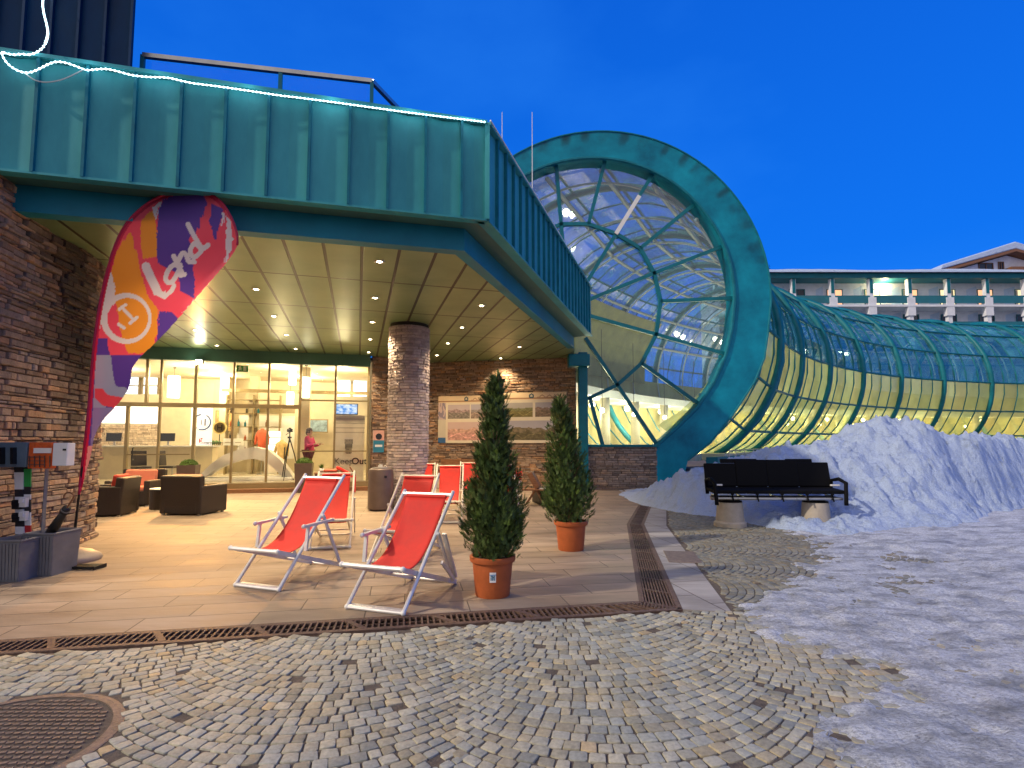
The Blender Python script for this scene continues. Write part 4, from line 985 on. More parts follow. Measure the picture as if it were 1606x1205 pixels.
# rope light: swag off the tower, then along the canopy edge
fo = A1 + fn * .08
px1 = [(92, 97), (108, 100), (122, 105), (136, 110), (152, 109), (168, 108.5), (188, 113), (210, 118.5), (235, 121), (262, 122), (285, 127), (305, 131), (345, 136), (400, 144), (440, 150), (470, 153.5), (520, 160), (560, 165.5), (600, 171), (640, 176.5), (680, 181.5), (720, 186.5), (761, 191.5)]
pts = [ray_plane(px - .5, py, fo, fn) for px, py in px1]
sw = [(70, -14), (67, 5), (69, 22), (73, 38), (75, 52), (72, 66), (66, 76), (56, 83), (45, 86), (34, 85), (22, 86), (10, 84), (3, 82), (5, 90), (12, 100), (24, 109), (38, 114), (50, 113), (64, 107), (78, 100)]
sp = [ray_plane(px, py, fo + fn * (.02), fn) if i > 4 else ray_plane(px, py, T0 + tn * .12, tn).lerp(ray_plane(px, py, fo, fn), i / 5) for i, (px, py) in enumerate(sw)]
allp = sp + pts
def smooth_pts(P, n=5):
    out = []
    for i in range(len(P) - 1):
        a, b_, c, d = P[max(0, i - 1)], P[i], P[i + 1], P[min(len(P) - 1, i + 2)]
        for k in range(n):
            u = k / n; out.append(.5 * ((2 * b_) + (c - a) * u + (2 * a - 5 * b_ + 4 * c - d) * u * u + (3 * b_ - a - 3 * c + d) * u ** 3))
    out.append(P[-1]); return out
t = thing('rope_light', 'glowing white rope light hung along the canopy edge and up the blue tower', 'rope light', pts[0])
b = MB(); q = smooth_pts(allp, 6); b.tube(q, .006, 6)
# beads of LEDs
L_ = 0; last = q[0]; nxt = 0
for p_ in q[1:]:
    seg_ = (p_ - last).length
    while nxt < L_ + seg_: b.sphere(last.lerp(p_, (nxt - L_) / seg_), .0135, 6, 4); nxt += .05
    L_ += seg_; last = p_
b.build('lit_rope', M['rope'], t, world=True)
b = MB(); b.tube(smooth_pts([ray_plane(px, py, fo, fn) for px, py in ((40, 116), (55, 126), (75, 129), (100, 124), (132, 109))], 5), .008, 5)
b.build('cable', M['white'], t, world=True)
b = MB(); b.tube([A1 + (fn + sn) * .05 + z * (Z1 + .04), A2 + sn * .05 + z * (Z1 + .04)], .014, 5); b.build('edge_cable', M['white'], t, world=True)
for k in (.06, .2, .4, .6, .8, .95): point(pts[0].lerp(pts[-1], k) + fn * .12 + z * .02, .9, (.55, .9, 1), .1)

# ------------------------------------------------------------------ hotel wing and chalet behind
HY = 55.0
H = lambda px, py, Y=HY: at(px, py, Y=Y)
hz = lambda py, Y=HY: at(CX, py, Y=Y).z
t = thing('hotel_wing', 'long white hotel wing with turquoise balconies and a snowy flat roof behind the glass tube', 'hotel', (40, 58, 0))
xL = at(1150, 430, Y=HY).x; xR = xL + 62
zr0, zr1 = hz(441), hz(431); zf = hz(481); fh = zr0 - zf
b = MB(); b.box(((xL + xR) / 2, HY + 5.4, (zr1) / 2), (xR - xL, 8.8, zr1 - .1)); b.build('wall', M['ptrim'], t, world=True)
b = MB(); b.box(((xL + xR) / 2, HY + 4.3, zr0 + .3), (xR - xL, 10.4, .5)); rf = b.build('roof', M['teal_dark'], t, world=True)
b = MB(); n_ = 60
for i in range(n_):
    x0_, x1_ = xL + (xR - xL) * i / n_, xL + (xR - xL) * (i + 1) / n_
    hh = lambda x: .42 + .22 * noise.noise(Vector((x * .12, 3, 1))) + .08 * noise.noise(Vector((x * .8, 1, 1)))
    b.add([(x0_, HY - 1.25, zr0 + .56), (x1_, HY - 1.25, zr0 + .56), (x1_, HY - 1.2, zr0 + .56 + hh(x1_) * .7), (x0_, HY - 1.2, zr0 + .56 + hh(x0_) * .7), (x1_, HY - .3, zr0 + .56 + hh(x1_)), (x0_, HY - .3, zr0 + .56 + hh(x0_)), (x1_, HY + 9, zr0 + .9 + hh(x1_)), (x0_, HY + 9, zr0 + .9 + hh(x0_))], [(0, 1, 2, 3), (3, 2, 4, 5), (5, 4, 6, 7)])
b.build('roof_snow', M['snow'], rf, world=True, smooth=True)
px_cols = [1118.5 + 59.8 * k for k in range(0, 14)]
colx = [at(px, 430, Y=HY).x for px in px_cols]
floors = [zf, zf - fh, zf - 2 * fh]
for fl in floors:
    b = MB(); b.box(((xL + xR) / 2, HY + .1, fl - .12), (xR - xL, 2.0, .22)); b.build('balcony_slab', M['ptrim'], t, world=True)
for i, x in enumerate(colx):
    b = MB(); b.box((x, HY - .55, (zr0) / 2), (.42, .42, zr0)); b.box((x, HY - .62, zf - .2), (.8, .5, 1.9)); b.build('column', M['ptrim'], t, world=True)
    b = MB(); b.box((x, HY - .65, (zr0 + zf) / 2 + .6), (.3, .3, fh - 1.2)); b.build('column_cap', M['teal_dark'], t, world=True)
lit = {3: (1, .5, .25), 4: (1, .85, .4), 5: (1, .55, .3), 6: (1, .75, .45), 7: (1, .55, .3), 8: (1, .7, .4)}
M['hwin'] = [emit('hotel_window_orange', (1, .5, .26), .95), emit('hotel_window_yellow', (1, .8, .42), .95)]
M['hdark'] = mat('dark_window', (.015, .025, .035), .12, var=.2, bump=0)
M['balc'] = mat('balcony_panel', (.015, .16, .21), .35, var=.15, scale=.8, bump=.02)
for fi_, fl in enumerate(floors):
    for i in range(len(colx) - 1):
        x0_, x1_ = colx[i] + .22, colx[i + 1] - .22; xm = (x0_ + x1_) / 2
        isl = fi_ == 0 and i in lit
        b = MB(); b.box((x0_ + 1.0, HY + .97, fl + 1.02), (1.55, .05, 2.05)); wm = (M['hwin'][0] if lit[i][1] < .65 else M['hwin'][1]) if isl else M['hdark']
        w_ = b.build('window', wm, t, world=True)
        b = MB()
        for xx in (x0_ + .2, x0_ + 1.0, x0_ + 1.8): b.box((xx, HY + .93, fl + 1.02), (.07, .07, 2.1))
        b.box((x0_ + 1.0, HY + .93, fl + 2.07), (1.66, .07, .08)); b.build('frame', M['teal_dark'], w_, world=True)
        if (i * 7 + fi_ * 3) % 4 != 1:
            cw_ = .25 + .12 * ((i * 5 + fi_) % 4); b = MB(); b.box((x0_ + .24 + cw_ / 2 + (.9 if (i + fi_) % 3 == 0 else 0), HY + .94, fl + 1.02), (cw_, .012, 1.98)); b.build('curtain', M['cream'] if isl else M['greybin'], w_, world=True)
        b = MB(); b.box((xm, HY - .78, fl + .55), (x1_ - x0_, .05, .8)); b.build('balcony_panel', M['balc'], t, world=True)
        if fi_ < 2:
            b = MB(); b.box((x1_ - .55, HY + .3, fl + 1.1), (.04, 1.2, 1.9)); b.build('divider', M['railpane'], t, world=True)
point((colx[4] + 2.2, HY + .2, zf + 2.2), 190, (1, .8, .4), .2)
b = MB(); b.sphere((colx[4] + 2.2, HY + .7, zf + 2.25), .2, 10, 8); b.build('balcony_lamp', M['warm_lamp'], t, world=True)

CYd = 78.0
K = lambda px, py: at(px, py, Y=CYd)
t = thing('chalet', 'pinkish white chalet with a wide snow covered gable roof above the hotel wing', 'chalet', (K(1560, 430).x, CYd + 5, 0))
e0, rg = K(1478, 423), K(1594, 390); er = Vector((2 * rg.x - e0.x, e0.y, e0.z))
b = MB(); wl, wr = K(1514, 430).x, er.x - (K(1514, 430).x - e0.x); zw = lambda x: rg.z - .5 - abs(x - rg.x) * (rg.z - e0.z) / (rg.x - e0.x)
b.prism([(wl, CYd + 1.6, 0), (wr, CYd + 1.6, 0), (wr, CYd + 1.6, zw(wr)), (rg.x, CYd + 1.6, zw(rg.x)), (wl, CYd + 1.6, zw(wl))], (0, 14, 0)); b.build('wall', M['ptrim'], t, world=True)
b = MB(); dz = Vector((0, 0, -.4))
b.prism([e0, rg, er, er + dz, rg + dz, e0 + dz], (0, 16, 0)); rf = b.build('roof', M['wood'], t, world=True)
b = MB(); up_ = Vector((0, 0, 1.1)); b.prism([e0 + z * .02 - Vector((.3, 0, 0)), rg + z * .02, er + z * .02, er + up_ * .7, rg + up_, e0 + up_ * .7], (0, 15.8, 0)); b.build('roof_snow', M['snow'], rf, world=True, bevel=.15)
for pxa, pxb, pya, pyb in ((1550, 1571, 408, 424), (1516, 1524, 419, 426), (1581, 1588, 406, 418)):
    p, q = K(pxa, pyb), K(pxb, pya); b = MB(); b.box(((p.x + q.x) / 2, CYd + 1.58, (p.z + q.z) / 2), (q.x - p.x, .1, q.z - p.z)); w_ = b.build('window', M['hdark'], t, world=True)
    b = MB()
    for xx in (p.x, (p.x + q.x) / 2, q.x): b.box((xx, CYd + 1.5, (p.z + q.z) / 2), (.12, .1, q.z - p.z + .1))
    for zz in (p.z, q.z): b.box(((p.x + q.x) / 2, CYd + 1.5, zz), (q.x - p.x + .12, .1, .12))
    b.build('frame', M['wood'], w_, world=True)
b = MB(); p = K(1592, 432); b.box((p.x + 3, CYd + .9, p.z + .8), (6.5, 1.4, 1.2)); b.build('balcony', M['wood'], t, world=True)

# small firs far behind the hotel roof
M['fir'] = mat('far_fir', (.012, .02, .018), .8, var=.4, scale=3, bump=0)
for px, py, w_, lb in ((1206, 414, 7, 'small dark fir at the end of the hotel roof'), (1229, 420, 5, 'tiny dark fir standing alone above the hotel roof')):
    Yf = 105; p = at(px, py, Y=Yf); t = thing('fir_tree', lb, 'tree', (p.x, Yf, 0))
    b = MB(); b.tube([(0, 0, 0), (0, 0, p.z * .6), (0, 0, p.z - 1)], [.3, .22, .06], 6); b.build('trunk', M['bark'], t)
    b = MB(); rr = random.Random(px); n_ = 420
    for k in range(n_):
        f = k / n_; hgt = p.z * (.25 + .75 * f); r_ = (1 - f) ** .8 * w_ * .45 + .05; a = rr.uniform(0, 2 * PI); q0 = Vector((0, 0, hgt)); q1 = Vector((math.cos(a) * r_, math.sin(a) * r_, hgt - .5 * r_ * rr.uniform(.3, 1)))
        s_ = Vector((-math.sin(a), math.cos(a), 0)) * (.25 * r_ + .1); b.add([q0, q1 + s_, q1 * 1.08 - z * (hgt * .08), q1 - s_], [(0, 1, 2, 3)])
    b.build('crown', M['fir'], t)
# ------------------------------------------------------------------ deckchairs
def deckchair(label, foot_r, back, width=.58, H_=1.12, B_=1.0, arms=None, alu=True):
    """foot_r: world xy of the foot on the sitter's left (picture right); back: xy direction from front to rear"""
    bx = Vector((back[0], back[1], 0)).normalized(); rt = Vector((bx.y, -bx.x, 0))       # picture right
    ang = math.atan2(bx.y, bx.x) - PI / 2
    t = thing('deckchair', label, 'deckchair', (foot_r[0], foot_r[1], 0), ang, 'red deckchairs on the terrace')
    m = M['alu'] if alu else M['warm_lit_tube']
    W = width; L = lambda x, y, zz: Vector((-x, y, zz))      # x measured to the left of the right foot, y backward
    r = .0195 if alu else .017
    fa = lambda f: (B_ * f, .02 + (H_ - .02) * f)           # point on the long frame
    b = MB()
    for x in (0, W):
        b.tube([L(x, 0, .02), L(x, *fa(1.02))], r, 8)
    b.tube([L(0, .0, .02), L(W, .0, .02)], r, 8); b.box(L(W / 2, .03, .03), (W - .03, .05, .022)); b.tube([L(0, *fa(.985)), L(W, *fa(.985))], r, 8)
    b.build('back_frame', m, t, smooth=False, bevel=0)
    for x in (0, W):
        b = MB(); b.sphere(L(x, 0, .02), .026, 10, 6); b.build('foot_cap', M['white'], t, smooth=True)
    # seat frame sits inside
    w0, w1 = .03, W - .03
    b = MB(); sr = lambda f: (-.06 + 1.22 * f, .42 - .40 * f)
    for x in (w0, w1): b.bar(L(x, *sr(0)), L(x, *sr(1)), .024, .045)
    b.tube([L(w0 - .05, *sr(0)), L(w1 + .05, *sr(0))], .021, 8); b.tube([L(w0, *sr(.99)), L(w1, *sr(.99))], .014, 8); b.tube([L(w0, *sr(.62)), L(w1, *sr(.62))], .012, 8)
    b.build('seat_frame', m, t)
    for x in (w0 - .055, w1 + .055):
        b = MB(); b.sphere(L(x, *sr(0)), .027, 10, 6); b.build('end_cap', M['white'], t, smooth=True)
    # prop struts
    f0 = fa(.62)
    for x in (-.028, W + .028):
        b = MB(); b.bar(L(x, *f0), L(x, *sr(.84)), .02, .036); b.sphere(L(x, *f0), .022, 8, 6); b.build('strut', m, t)
    for side, st in (arms or {}).items():
        x = -.05 if side == 'r' else W + .05
        b = MB()
        if st == 'up':
            b.bar(L(x, .3, .63), L(x, .78, .645), .045, .028); b.sphere(L(x, .29, .63), .026, 8, 6); b.bar(L(x, .36, .62), L(x, .33, .36), .022, .036)
        else:
            b.bar(L(x, .70, .62), L(x, .98, .12), .045, .028); b.bar(L(x, .66, .34), L(x, .95, .1), .022, .036)
        b.build('armrest', m, t)
    # canvas sling: hangs from the top bar to the front bar, slack below
    b = MB(); nu, nv = 12, 26; p0 = Vector((0, *fa(.965))); p1 = Vector((0, *sr(.015))); p1.z -= .012
    vs = []
    c1 = Vector((0, .62, .42)); c2 = Vector((0, .38, .26))
    rr = random.Random(hash(label) % 1000)
    for j in range(nv + 1):
        u = j / nv; q = p0 * (1 - u) ** 3 + c1 * 3 * u * (1 - u) ** 2 + c2 * 3 * u * u * (1 - u) + p1 * u ** 3
        for i in range(nu + 1):
            s_ = i / nu; wv = .008 * noise.noise(Vector((s_ * 5, u * 2.2, rr.random() * .01 + len(label)))) + .006 * math.sin(s_ * PI) * math.sin(u * 9)
            pull = .02 * math.sin(PI * u)
            vs.append(L(.055 + pull + (W - .11 - 2 * pull) * s_, q.y + wv, q.z - .02 * math.sin(PI * s_) * math.sin(PI * u) + wv))
    fs = [(j * (nu + 1) + i, j * (nu + 1) + i + 1, (j + 1) * (nu + 1) + i + 1, (j + 1) * (nu + 1) + i) for j in range(nv) for i in range(nu)]
    b.add(vs, fs); o = b.build('sling', M['red'], t, smooth=True, solid=.006)
    b = MB(); b.tube([L(.06, *fa(.965)), L(W - .06, *fa(.965))], .021, 8); b.build('hem', M['red'], o)
    return t
M['warm_lit_tube'] = mat('warm_lit_tube', (.74, .69, .56), .42, metal=.1, var=.08, scale=8, bump=.02)  # rear chair tubes: warm lamplight mixed into the aluminium colour
D1 = (.34, .94)
deckchair('front left red deckchair with both silver armrests raised', (-2.44, 5.73), D1, .59, 1.13, 1.02, {'r': 'up', 'l': 'up'})
deckchair('red deckchair nearest the drain, one silver armrest folded down beside it', (-.98, 4.95), (.33, .94), .60, 1.0, 1.0, {'l': 'up', 'r': 'down'})
deckchair('cream framed red deckchair standing half hidden behind the front left deckchair', (-2.40, 8.05), (-.24, .97), .56, 1.06, 1.0, alu=False)
deckchair('red deckchair half hidden behind the one nearest the drain', (-1.30, 6.95), (.22, .97), .58, 1.08, 1.0, {'l': 'down'}, alu=False)
deckchair('cream framed red deckchair right of the stone column, facing the road', (-.98, 10.5), (-.06, 1), .55, 1.08, 1.0, alu=False)
deckchair('red deckchair mostly hidden behind the nearer potted conifer', (.16, 11.6), (-.14, .99), .56, 1.05, 1.0, alu=False)
deckchair('red deckchair at the back peeping out beside the right edge of the stone column', (-1.8, 12.3), (-.1, .99), .55, 1.05, 1.0, alu=False)
deckchair('red deckchair at the back, between the column chair and the nearer conifer', (-.72, 12.9), (-.05, .99), .55, 1.05, 1.0, alu=False)

# ------------------------------------------------------------------ potted conifers
def thuja(label, x, y, pot_r, pot_h, Htot, prof, seed, lean=(0, 0), sticker=False, n_spray=2600):
    rr = random.Random(seed); t = thing('potted_conifer', label, 'potted conifer', (x, y, 0))
    b = MB(); R = pot_r; h = pot_h
    b.lathe([(R * .80, 0), (R * .82, .01), (R * .97, h * .86), (R * 1.07, h * .86), (R * 1.1, h * .9), (R * 1.1, h * .985), (R * 1.06, h), (R * .98, h), (R * .95, h * .9)], n=44); pot = auto_smooth(b.build('pot', M['terracotta'], t), 35)
    b = MB(); b.lathe([(R * .955, h * .9), (R * .5, h * .93), (0, h * .95)], n=28); b.build('soil', M['soil'], t, smooth=True)
    b = MB(); b.tube([(0, 0, h * .8), (.01 + lean[0] * .3, 0, h + (Htot - h) * .4), (lean[0] * .9, lean[1] * .9, Htot * .96)], [.03, .022, .006], 7)
    for k in range(60):
        f = rr.random() * .9; zz = h + (Htot - h) * f; a = rr.uniform(0, 2 * PI); r_ = lerp_tab(prof, f) * .75
        b.tube([(lean[0] * f, lean[1] * f, zz), (lean[0] * f + math.cos(a) * r_ * .6, lean[1] * f + math.sin(a) * r_ * .6, zz + .1), (lean[0] * f + math.cos(a) * r_, lean[1] * f + math.sin(a) * r_, zz + .24)], [.007, .005, .003], 4)
    b.build('trunk', M['bark'], t)
    b = MB()
    ncl = int(n_spray / 34)
    for k in range(ncl):
        fc = rr.random() ** 1.15; zc = h + .04 + (Htot - h - .1) * fc; a = rr.uniform(0, 2 * PI); R0 = lerp_tab(prof, fc)
        rc_ = R0 * rr.choice([.3, .55, .72, .8, .84]); cw = (.045 + .22 * R0) * rr.uniform(.7, 1.25); ch = rr.uniform(.11, .2) * (1.1 - .4 * fc)
        cg = rr.uniform(.55, 1.45); brown = rr.random() < .05; stray = rr.random() < .1
        tilt = (Vector((math.cos(a), math.sin(a), 0)) * rr.uniform(.05, .55) + z).normalized()
        cpos = Vector((lean[0] * fc + math.cos(a) * rc_, lean[1] * fc + math.sin(a) * rc_, zc)); side = tilt.orthogonal().normalized(); side2 = tilt.cross(side)
        if stray: ch *= 1.35; cw *= .5
        for q_ in range(rr.randint(22, 42)):
            s_ = rr.uniform(-1, 1); ww = cw * math.sqrt(max(0, 1 - s_ * s_)) * (1.0 if s_ < 0 else .85); b_ = rr.uniform(0, 2 * PI); rr_ = ww * math.sqrt(rr.random())
            o = cpos + tilt * (s_ * ch) + side * (math.cos(b_) * rr_) + side2 * (math.sin(b_) * rr_)
            if o.z < h * .93: continue
            out = Vector((o.x - lean[0] * fc, o.y - lean[1] * fc, 0)); out = out.normalized() if out.length > .01 else Vector((1, 0, 0))
            upv = (out * rr.uniform(.1, .8) + z * rr.uniform(.5, 1.1) + Vector((rr.uniform(-.45, .45), rr.uniform(-.45, .45), 0))).normalized()
            sd_ = upv.cross(out + Vector((rr.uniform(-.9, .9), rr.uniform(-.9, .9), rr.uniform(-.3, .3)))).normalized()
            ln = rr.uniform(.045, .11) * (1 - .25 * fc); g = cg * rr.uniform(.75, 1.25)
            col = (g * 1.7, g * 1.05, g * .8) if brown else (g * 1.05, g, g * .9) if rr.random() < .85 else (g * 1.4, g * 1.3, g * .8)
            nn_ = 5
            for i in range(nn_):
                q = o + upv * (ln * i / nn_); wdt = ln * .33 * (1 - i / nn_ * .8)
                for sgn in (-1, 1):
                    tip = q + sd_ * sgn * wdt + upv * (wdt * .9); th = .006 * (1 - .4 * i / nn_)
                    b.add([q - upv * th * .6, tip - sd_ * sgn * th * .2, tip + upv * th * .8, q + upv * th * 1.6], [(0, 1, 2, 3)], col)
            b.add([o, o + upv * ln * .5 + sd_ * .005, o + upv * ln * 1.12, o + upv * ln * .5 - sd_ * .005], [(0, 1, 2, 3)], col)
    b.build('crown', M['leaf'], t, colors=True)
    if sticker:
        b = MB(); a = -PI / 2 + .05
        rows = 10
        for i in range(rows):
            for j in range(8):
                col = (.9, .92, .95)
                if 2 <= i <= 6 and 1 <= j <= 6: col = (.08, .16, .25) if noise.noise(Vector((i * .7, j * .7, 2))) > -.05 else (.3, .45, .6)
                if i == 7: col = (.25, .4, .7)
                z0_, z1_ = h * .42 + i * .01, h * .42 + (i + 1) * .01; r0 = lambda q: R * (.82 + .15 * (q / (h * .86))) + .003
                a0, a1 = a + (j - 4) * .04, a + (j - 3) * .04
                b.add([(r0(z0_) * math.cos(a0), r0(z0_) * math.sin(a0), z0_), (r0(z0_) * math.cos(a1), r0(z0_) * math.sin(a1), z0_), (r0(z1_) * math.cos(a1), r0(z1_) * math.sin(a1), z1_), (r0(z1_) * math.cos(a0), r0(z1_) * math.sin(a0), z1_)], [(0, 1, 2, 3)], col)
        b.build('sticker', M['paint'], pot, colors=True)
    return t
thuja('taller slim conifer in a terracotta pot with a small sticker, near the drain', -.2, 5.62, .215, .40, 2.22, [(0, .2), (.08, .28), (.2, .31), (.32, .285), (.42, .2), (.55, .175), (.7, .155), (.85, .085), (.94, .045), (1, .008)], 5, (.03, .0), True, 8200)
thuja('broader dark conifer in a plain terracotta pot near the stone wall', .86, 7.95, .225, .42, 2.2, [(0, .24), (.07, .34), (.15, .38), (.3, .33), (.5, .27), (.7, .2), (.85, .12), (.94, .07), (1, .015)], 9, (-.16, 0), False, 7400)

# ------------------------------------------------------------------ wicker lounge set
def armchair(label, x, y, rz, cushion, w=.86, d=.82, h=.84, name='wicker_armchair', cat='armchair'):
    t = thing(name, label, cat, (x, y, 0), rz)
    b = MB(); b.box((0, 0, .2), (w - .04, d - .04, .34)); b.build('base', M['wicker'], t, bevel=.02)
    for s_ in (-1, 1):
        b = MB(); b.box((s_ * (w / 2 - .07), -.01, .33), (.14, d, .6)); b.build('arm', M['wicker'], t, bevel=.03)
    b = MB(); b.box((0, d / 2 - .08, .45), (w - .02, .16, h - .08), Matrix.Rotation(-.08, 3, 'X')); b.build('backrest', M['wicker'], t, bevel=.035)
    b = MB(); b.box((0, -.06, .42), (w - .3, d - .2, .12)); b.build('seat_cushion', cushion, t, bevel=.035)
    b = MB(); b.box((0, d / 2 - .22, .66), (w - .3, .12, .42), Matrix.Rotation(-.12, 3, 'X')); b.build('back_cushion', cushion, t, bevel=.04)
    for sx_ in (-1, 1):
        for sy_ in (-1, 1):
            b = MB(); b.box((sx_ * (w / 2 - .06), sy_ * (d / 2 - .06), .02), (.05, .05, .05)); b.build('leg', M['steel'], t)
    return t
M['salmon'] = mat('salmon_cushion', (.62, .21, .13), .8, var=.08, scale=6, bump=.2)
M['redcush'] = mat('red_cushion', (.5, .05, .03), .8, var=.08, scale=6, bump=.2)
armchair('dark wicker armchair with its back to the road, beside the glazed front', -7.05, 12.0, RAD(172), M['salmon'], .98, .85, .88)
armchair('dark wicker armchair cut off by the curved stone wall, red cushion inside', -8.75, 11.75, RAD(-78), M['redcush'], .86, .85, .82)
armchair('wicker armchair with a salmon pink back cushion facing the road', -9.45, 13.6, RAD(5), M['salmon'], 1.05, .8, .95)
t = thing('side_table', 'low round wicker drum table with a pale top among the armchairs', 'table', (-8.25, 12.85, 0))
b = MB(); b.lathe([(.29, 0), (.3, .02), (.3, .44), (.28, .46)], n=28); b.build('drum', M['wicker'], t); b = MB(); b.lathe([(.31, .462), (.31, .48), (0, .482)], n=28); b.build('tabletop', M['white'], t)

# ------------------------------------------------------------------ litter bin
t = thing('litter_bin', 'brown cylindrical metal litter bin standing by the stone column', 'litter bin', (-3.05, 12.55, 0))
b = MB(); b.lathe([(.27, .03), (.29, .05), (.29, .86), (.27, .94), (.2, .97)], n=32); auto_smooth(b.build('body', M['brownmetal'], t), 35)
b = MB(); b.lathe([(.24, 0), (.24, .04)], n=24); b.build('base', M['black'], t)
b = MB(); b.lathe([(.2, .96), (.2, .985), (0, .99)], n=24)
b.build('ash_tray', M['steel'], t, smooth=False)
b = MB()
for k in range(14): a = random.uniform(0, 6.28); r_ = random.uniform(0, .15); b.tube([(r_ * math.cos(a), r_ * math.sin(a), .98), (r_ * math.cos(a) + random.uniform(-.03, .03), r_ * math.sin(a), 1.03 + random.uniform(0, .03))], .009, 5)
b.build('cigarette_ends', M['white'], t)
b = MB(); b.box((.16, -.235, .78), (.06, .04, .05), rotz(.6)); b.build('lock', M['black'], t)

# ------------------------------------------------------------------ chairlift bench on concrete blocks
bx, by = 4.95, 10.15
M['lift_black'] = mat('lift_black', (.004, .004, .005), .75, var=.3, scale=12, bump=.1, spec=.15)
t = thing('chairlift_bench', 'black four seat chairlift bench on two concrete blocks in front of the snow heap', 'bench', (bx, by, 0), RAD(-2))
for sx_ in (-.86, .72):
    b = MB(); b.lathe([(.29, 0), (.29, .07), (.25, .1), (.225, .44), (.215, .45)], (sx_, 0, 0), n=32); blk = auto_smooth(b.build('concrete_block', M['concrete'], t), 35)
    b = MB(); b.lathe([(.22, .45), (.22, .47)], (sx_, 0, 0), n=28); b.box((sx_, 0, .475), (.3, .3, .014)); b.build('plate', M['lift_black'], blk)
b = MB(); b.tube([(-1.2, .02, .52), (1.1, .02, .52)], .045, 10); b.tube([(-1.2, -.22, .53), (1.1, -.22, .53)], .028, 8)
for x in (-1.1, -.62, 0, .55, 1.05): b.tube([(x, -.24, .53), (x, .25, .56)], .022, 8)
b.build('carrier_beam', M['steel'], t)
for k in range(4):
    x = -.93 + .59 * k; top = [1.13, 1.2, 1.2, 1.15][k]
    b = MB(); m_ = Matrix.Rotation(-.22, 3, 'X')
    b.box((x, .26, .70 + (top - .7) / 2 + .02), (.598, .06, top - .68), m_); b.build('backrest', M['lift_black'], t, bevel=.02)
    b = MB(); b.box((x, -.0, .665), (.595, .5, .07), Matrix.Rotation(.06, 3, 'X')); b.build('seat', M['lift_black'], t, bevel=.02)
for sx_, w_ in ((-.55, .7), (.6, .5)):
    b = MB(); b.box((sx_, .33, 1.20), (w_, .05, .08), Matrix.Rotation(-.22, 3, 'X')); b.build('headrest_strip', M['lift_black'], t, bevel=.01)
for s_ in (-1, 1):
    xs_ = -1.2 if s_ < 0 else 1.12
    b = MB(); b.tube([(xs_, .2, .58), (xs_ + .02 * s_, .2, .84), (xs_ + .02 * s_, -.05, .88), (xs_ + .02 * s_, -.28, .82), (xs_, -.3, .5), (xs_, -.3, .42)], .035, 8)
    b.build('side_frame', M['lift_black'], t, smooth=True)
    b = MB(); b.box((xs_ - s_ * .09, -.12, .77), (.16, .05, .03)); b.build('arm_pad', M['white'], t, bevel=.006)
b = MB()
for k in range(5):
    x = -.9 + .45 * k; b.tube([(x, -.25, .62), (x + .02, -.27, .48)], .014, 6); b.box((x, -.26, .62), (.05, .03, .04))
b.build('latches', M['lift_black'], t)

# ------------------------------------------------------------------ left corner: ski stand, bins, skis, umbrella
t = thing('ski_stand', 'ski stand with a grey rack, orange mesh board and white box on a post', 'ski stand', (-5.62, 6.62, 0))
Ys = 6.5
def box_px(nm, m, x0, y0, x1, y1, Yd, dep, par, bev=.008, col=None):
    p, q = at(x0, y1, Y=Yd), at(x1, y0, Y=Yd); b = MB(); b.box(((p.x + q.x) / 2, Yd + dep / 2, (p.z + q.z) / 2), (q.x - p.x, dep, q.z - p.z)); return b.build(nm, m, par, world=True, bevel=bev)
box_px('post', M['greybin'], 62, 735, 70, 884, 6.55, .05, t, .004)
M['orange'] = mat('orange_mesh', (.62, .1, .015), .6, var=.25, scale=14, bump=.6, bscale=30)
M['bluegrey'] = mat('bluegrey_sheet', (.1, .15, .2), .45, var=.2, scale=4, bump=.05)
rk = box_px('rack_board', M['bluegrey'], -22, 694, 43, 733, 6.45, .1, t)
bd = box_px('mesh_board', M['orange'], 43, 694, 82, 735, 6.45, .08, t)
box_px('label_strip', M['white'], 52, 703, 80, 711, 6.435, .012, bd, .002)
b = MB()
for k in range(5): p = at(46 + k * 8, 715, Y=6.44); q = at(46 + k * 8, 733, Y=6.44); b.bar(p, q, .008, .008)
for k in range(3): p = at(44, 717 + k * 6, Y=6.44); q = at(70, 717 + k * 6, Y=6.44); b.bar(p, q, .008, .008)
b.build('mesh_wires', M['iron'], bd, world=True)
wb = box_px('control_box', M['white'], 81, 695, 106, 731, 6.42, .12, t)
box_px('lock', M['black'], 98, 704, 103, 707, 6.41, .012, wb, .001)
b = MB()
for px in (4, 22): p = at(px, 702, Y=6.43); q = at(px, 728, Y=6.43); b.bar(p, q, .07, .03)
b.build('rack_slot', M['black'], rk, world=True)
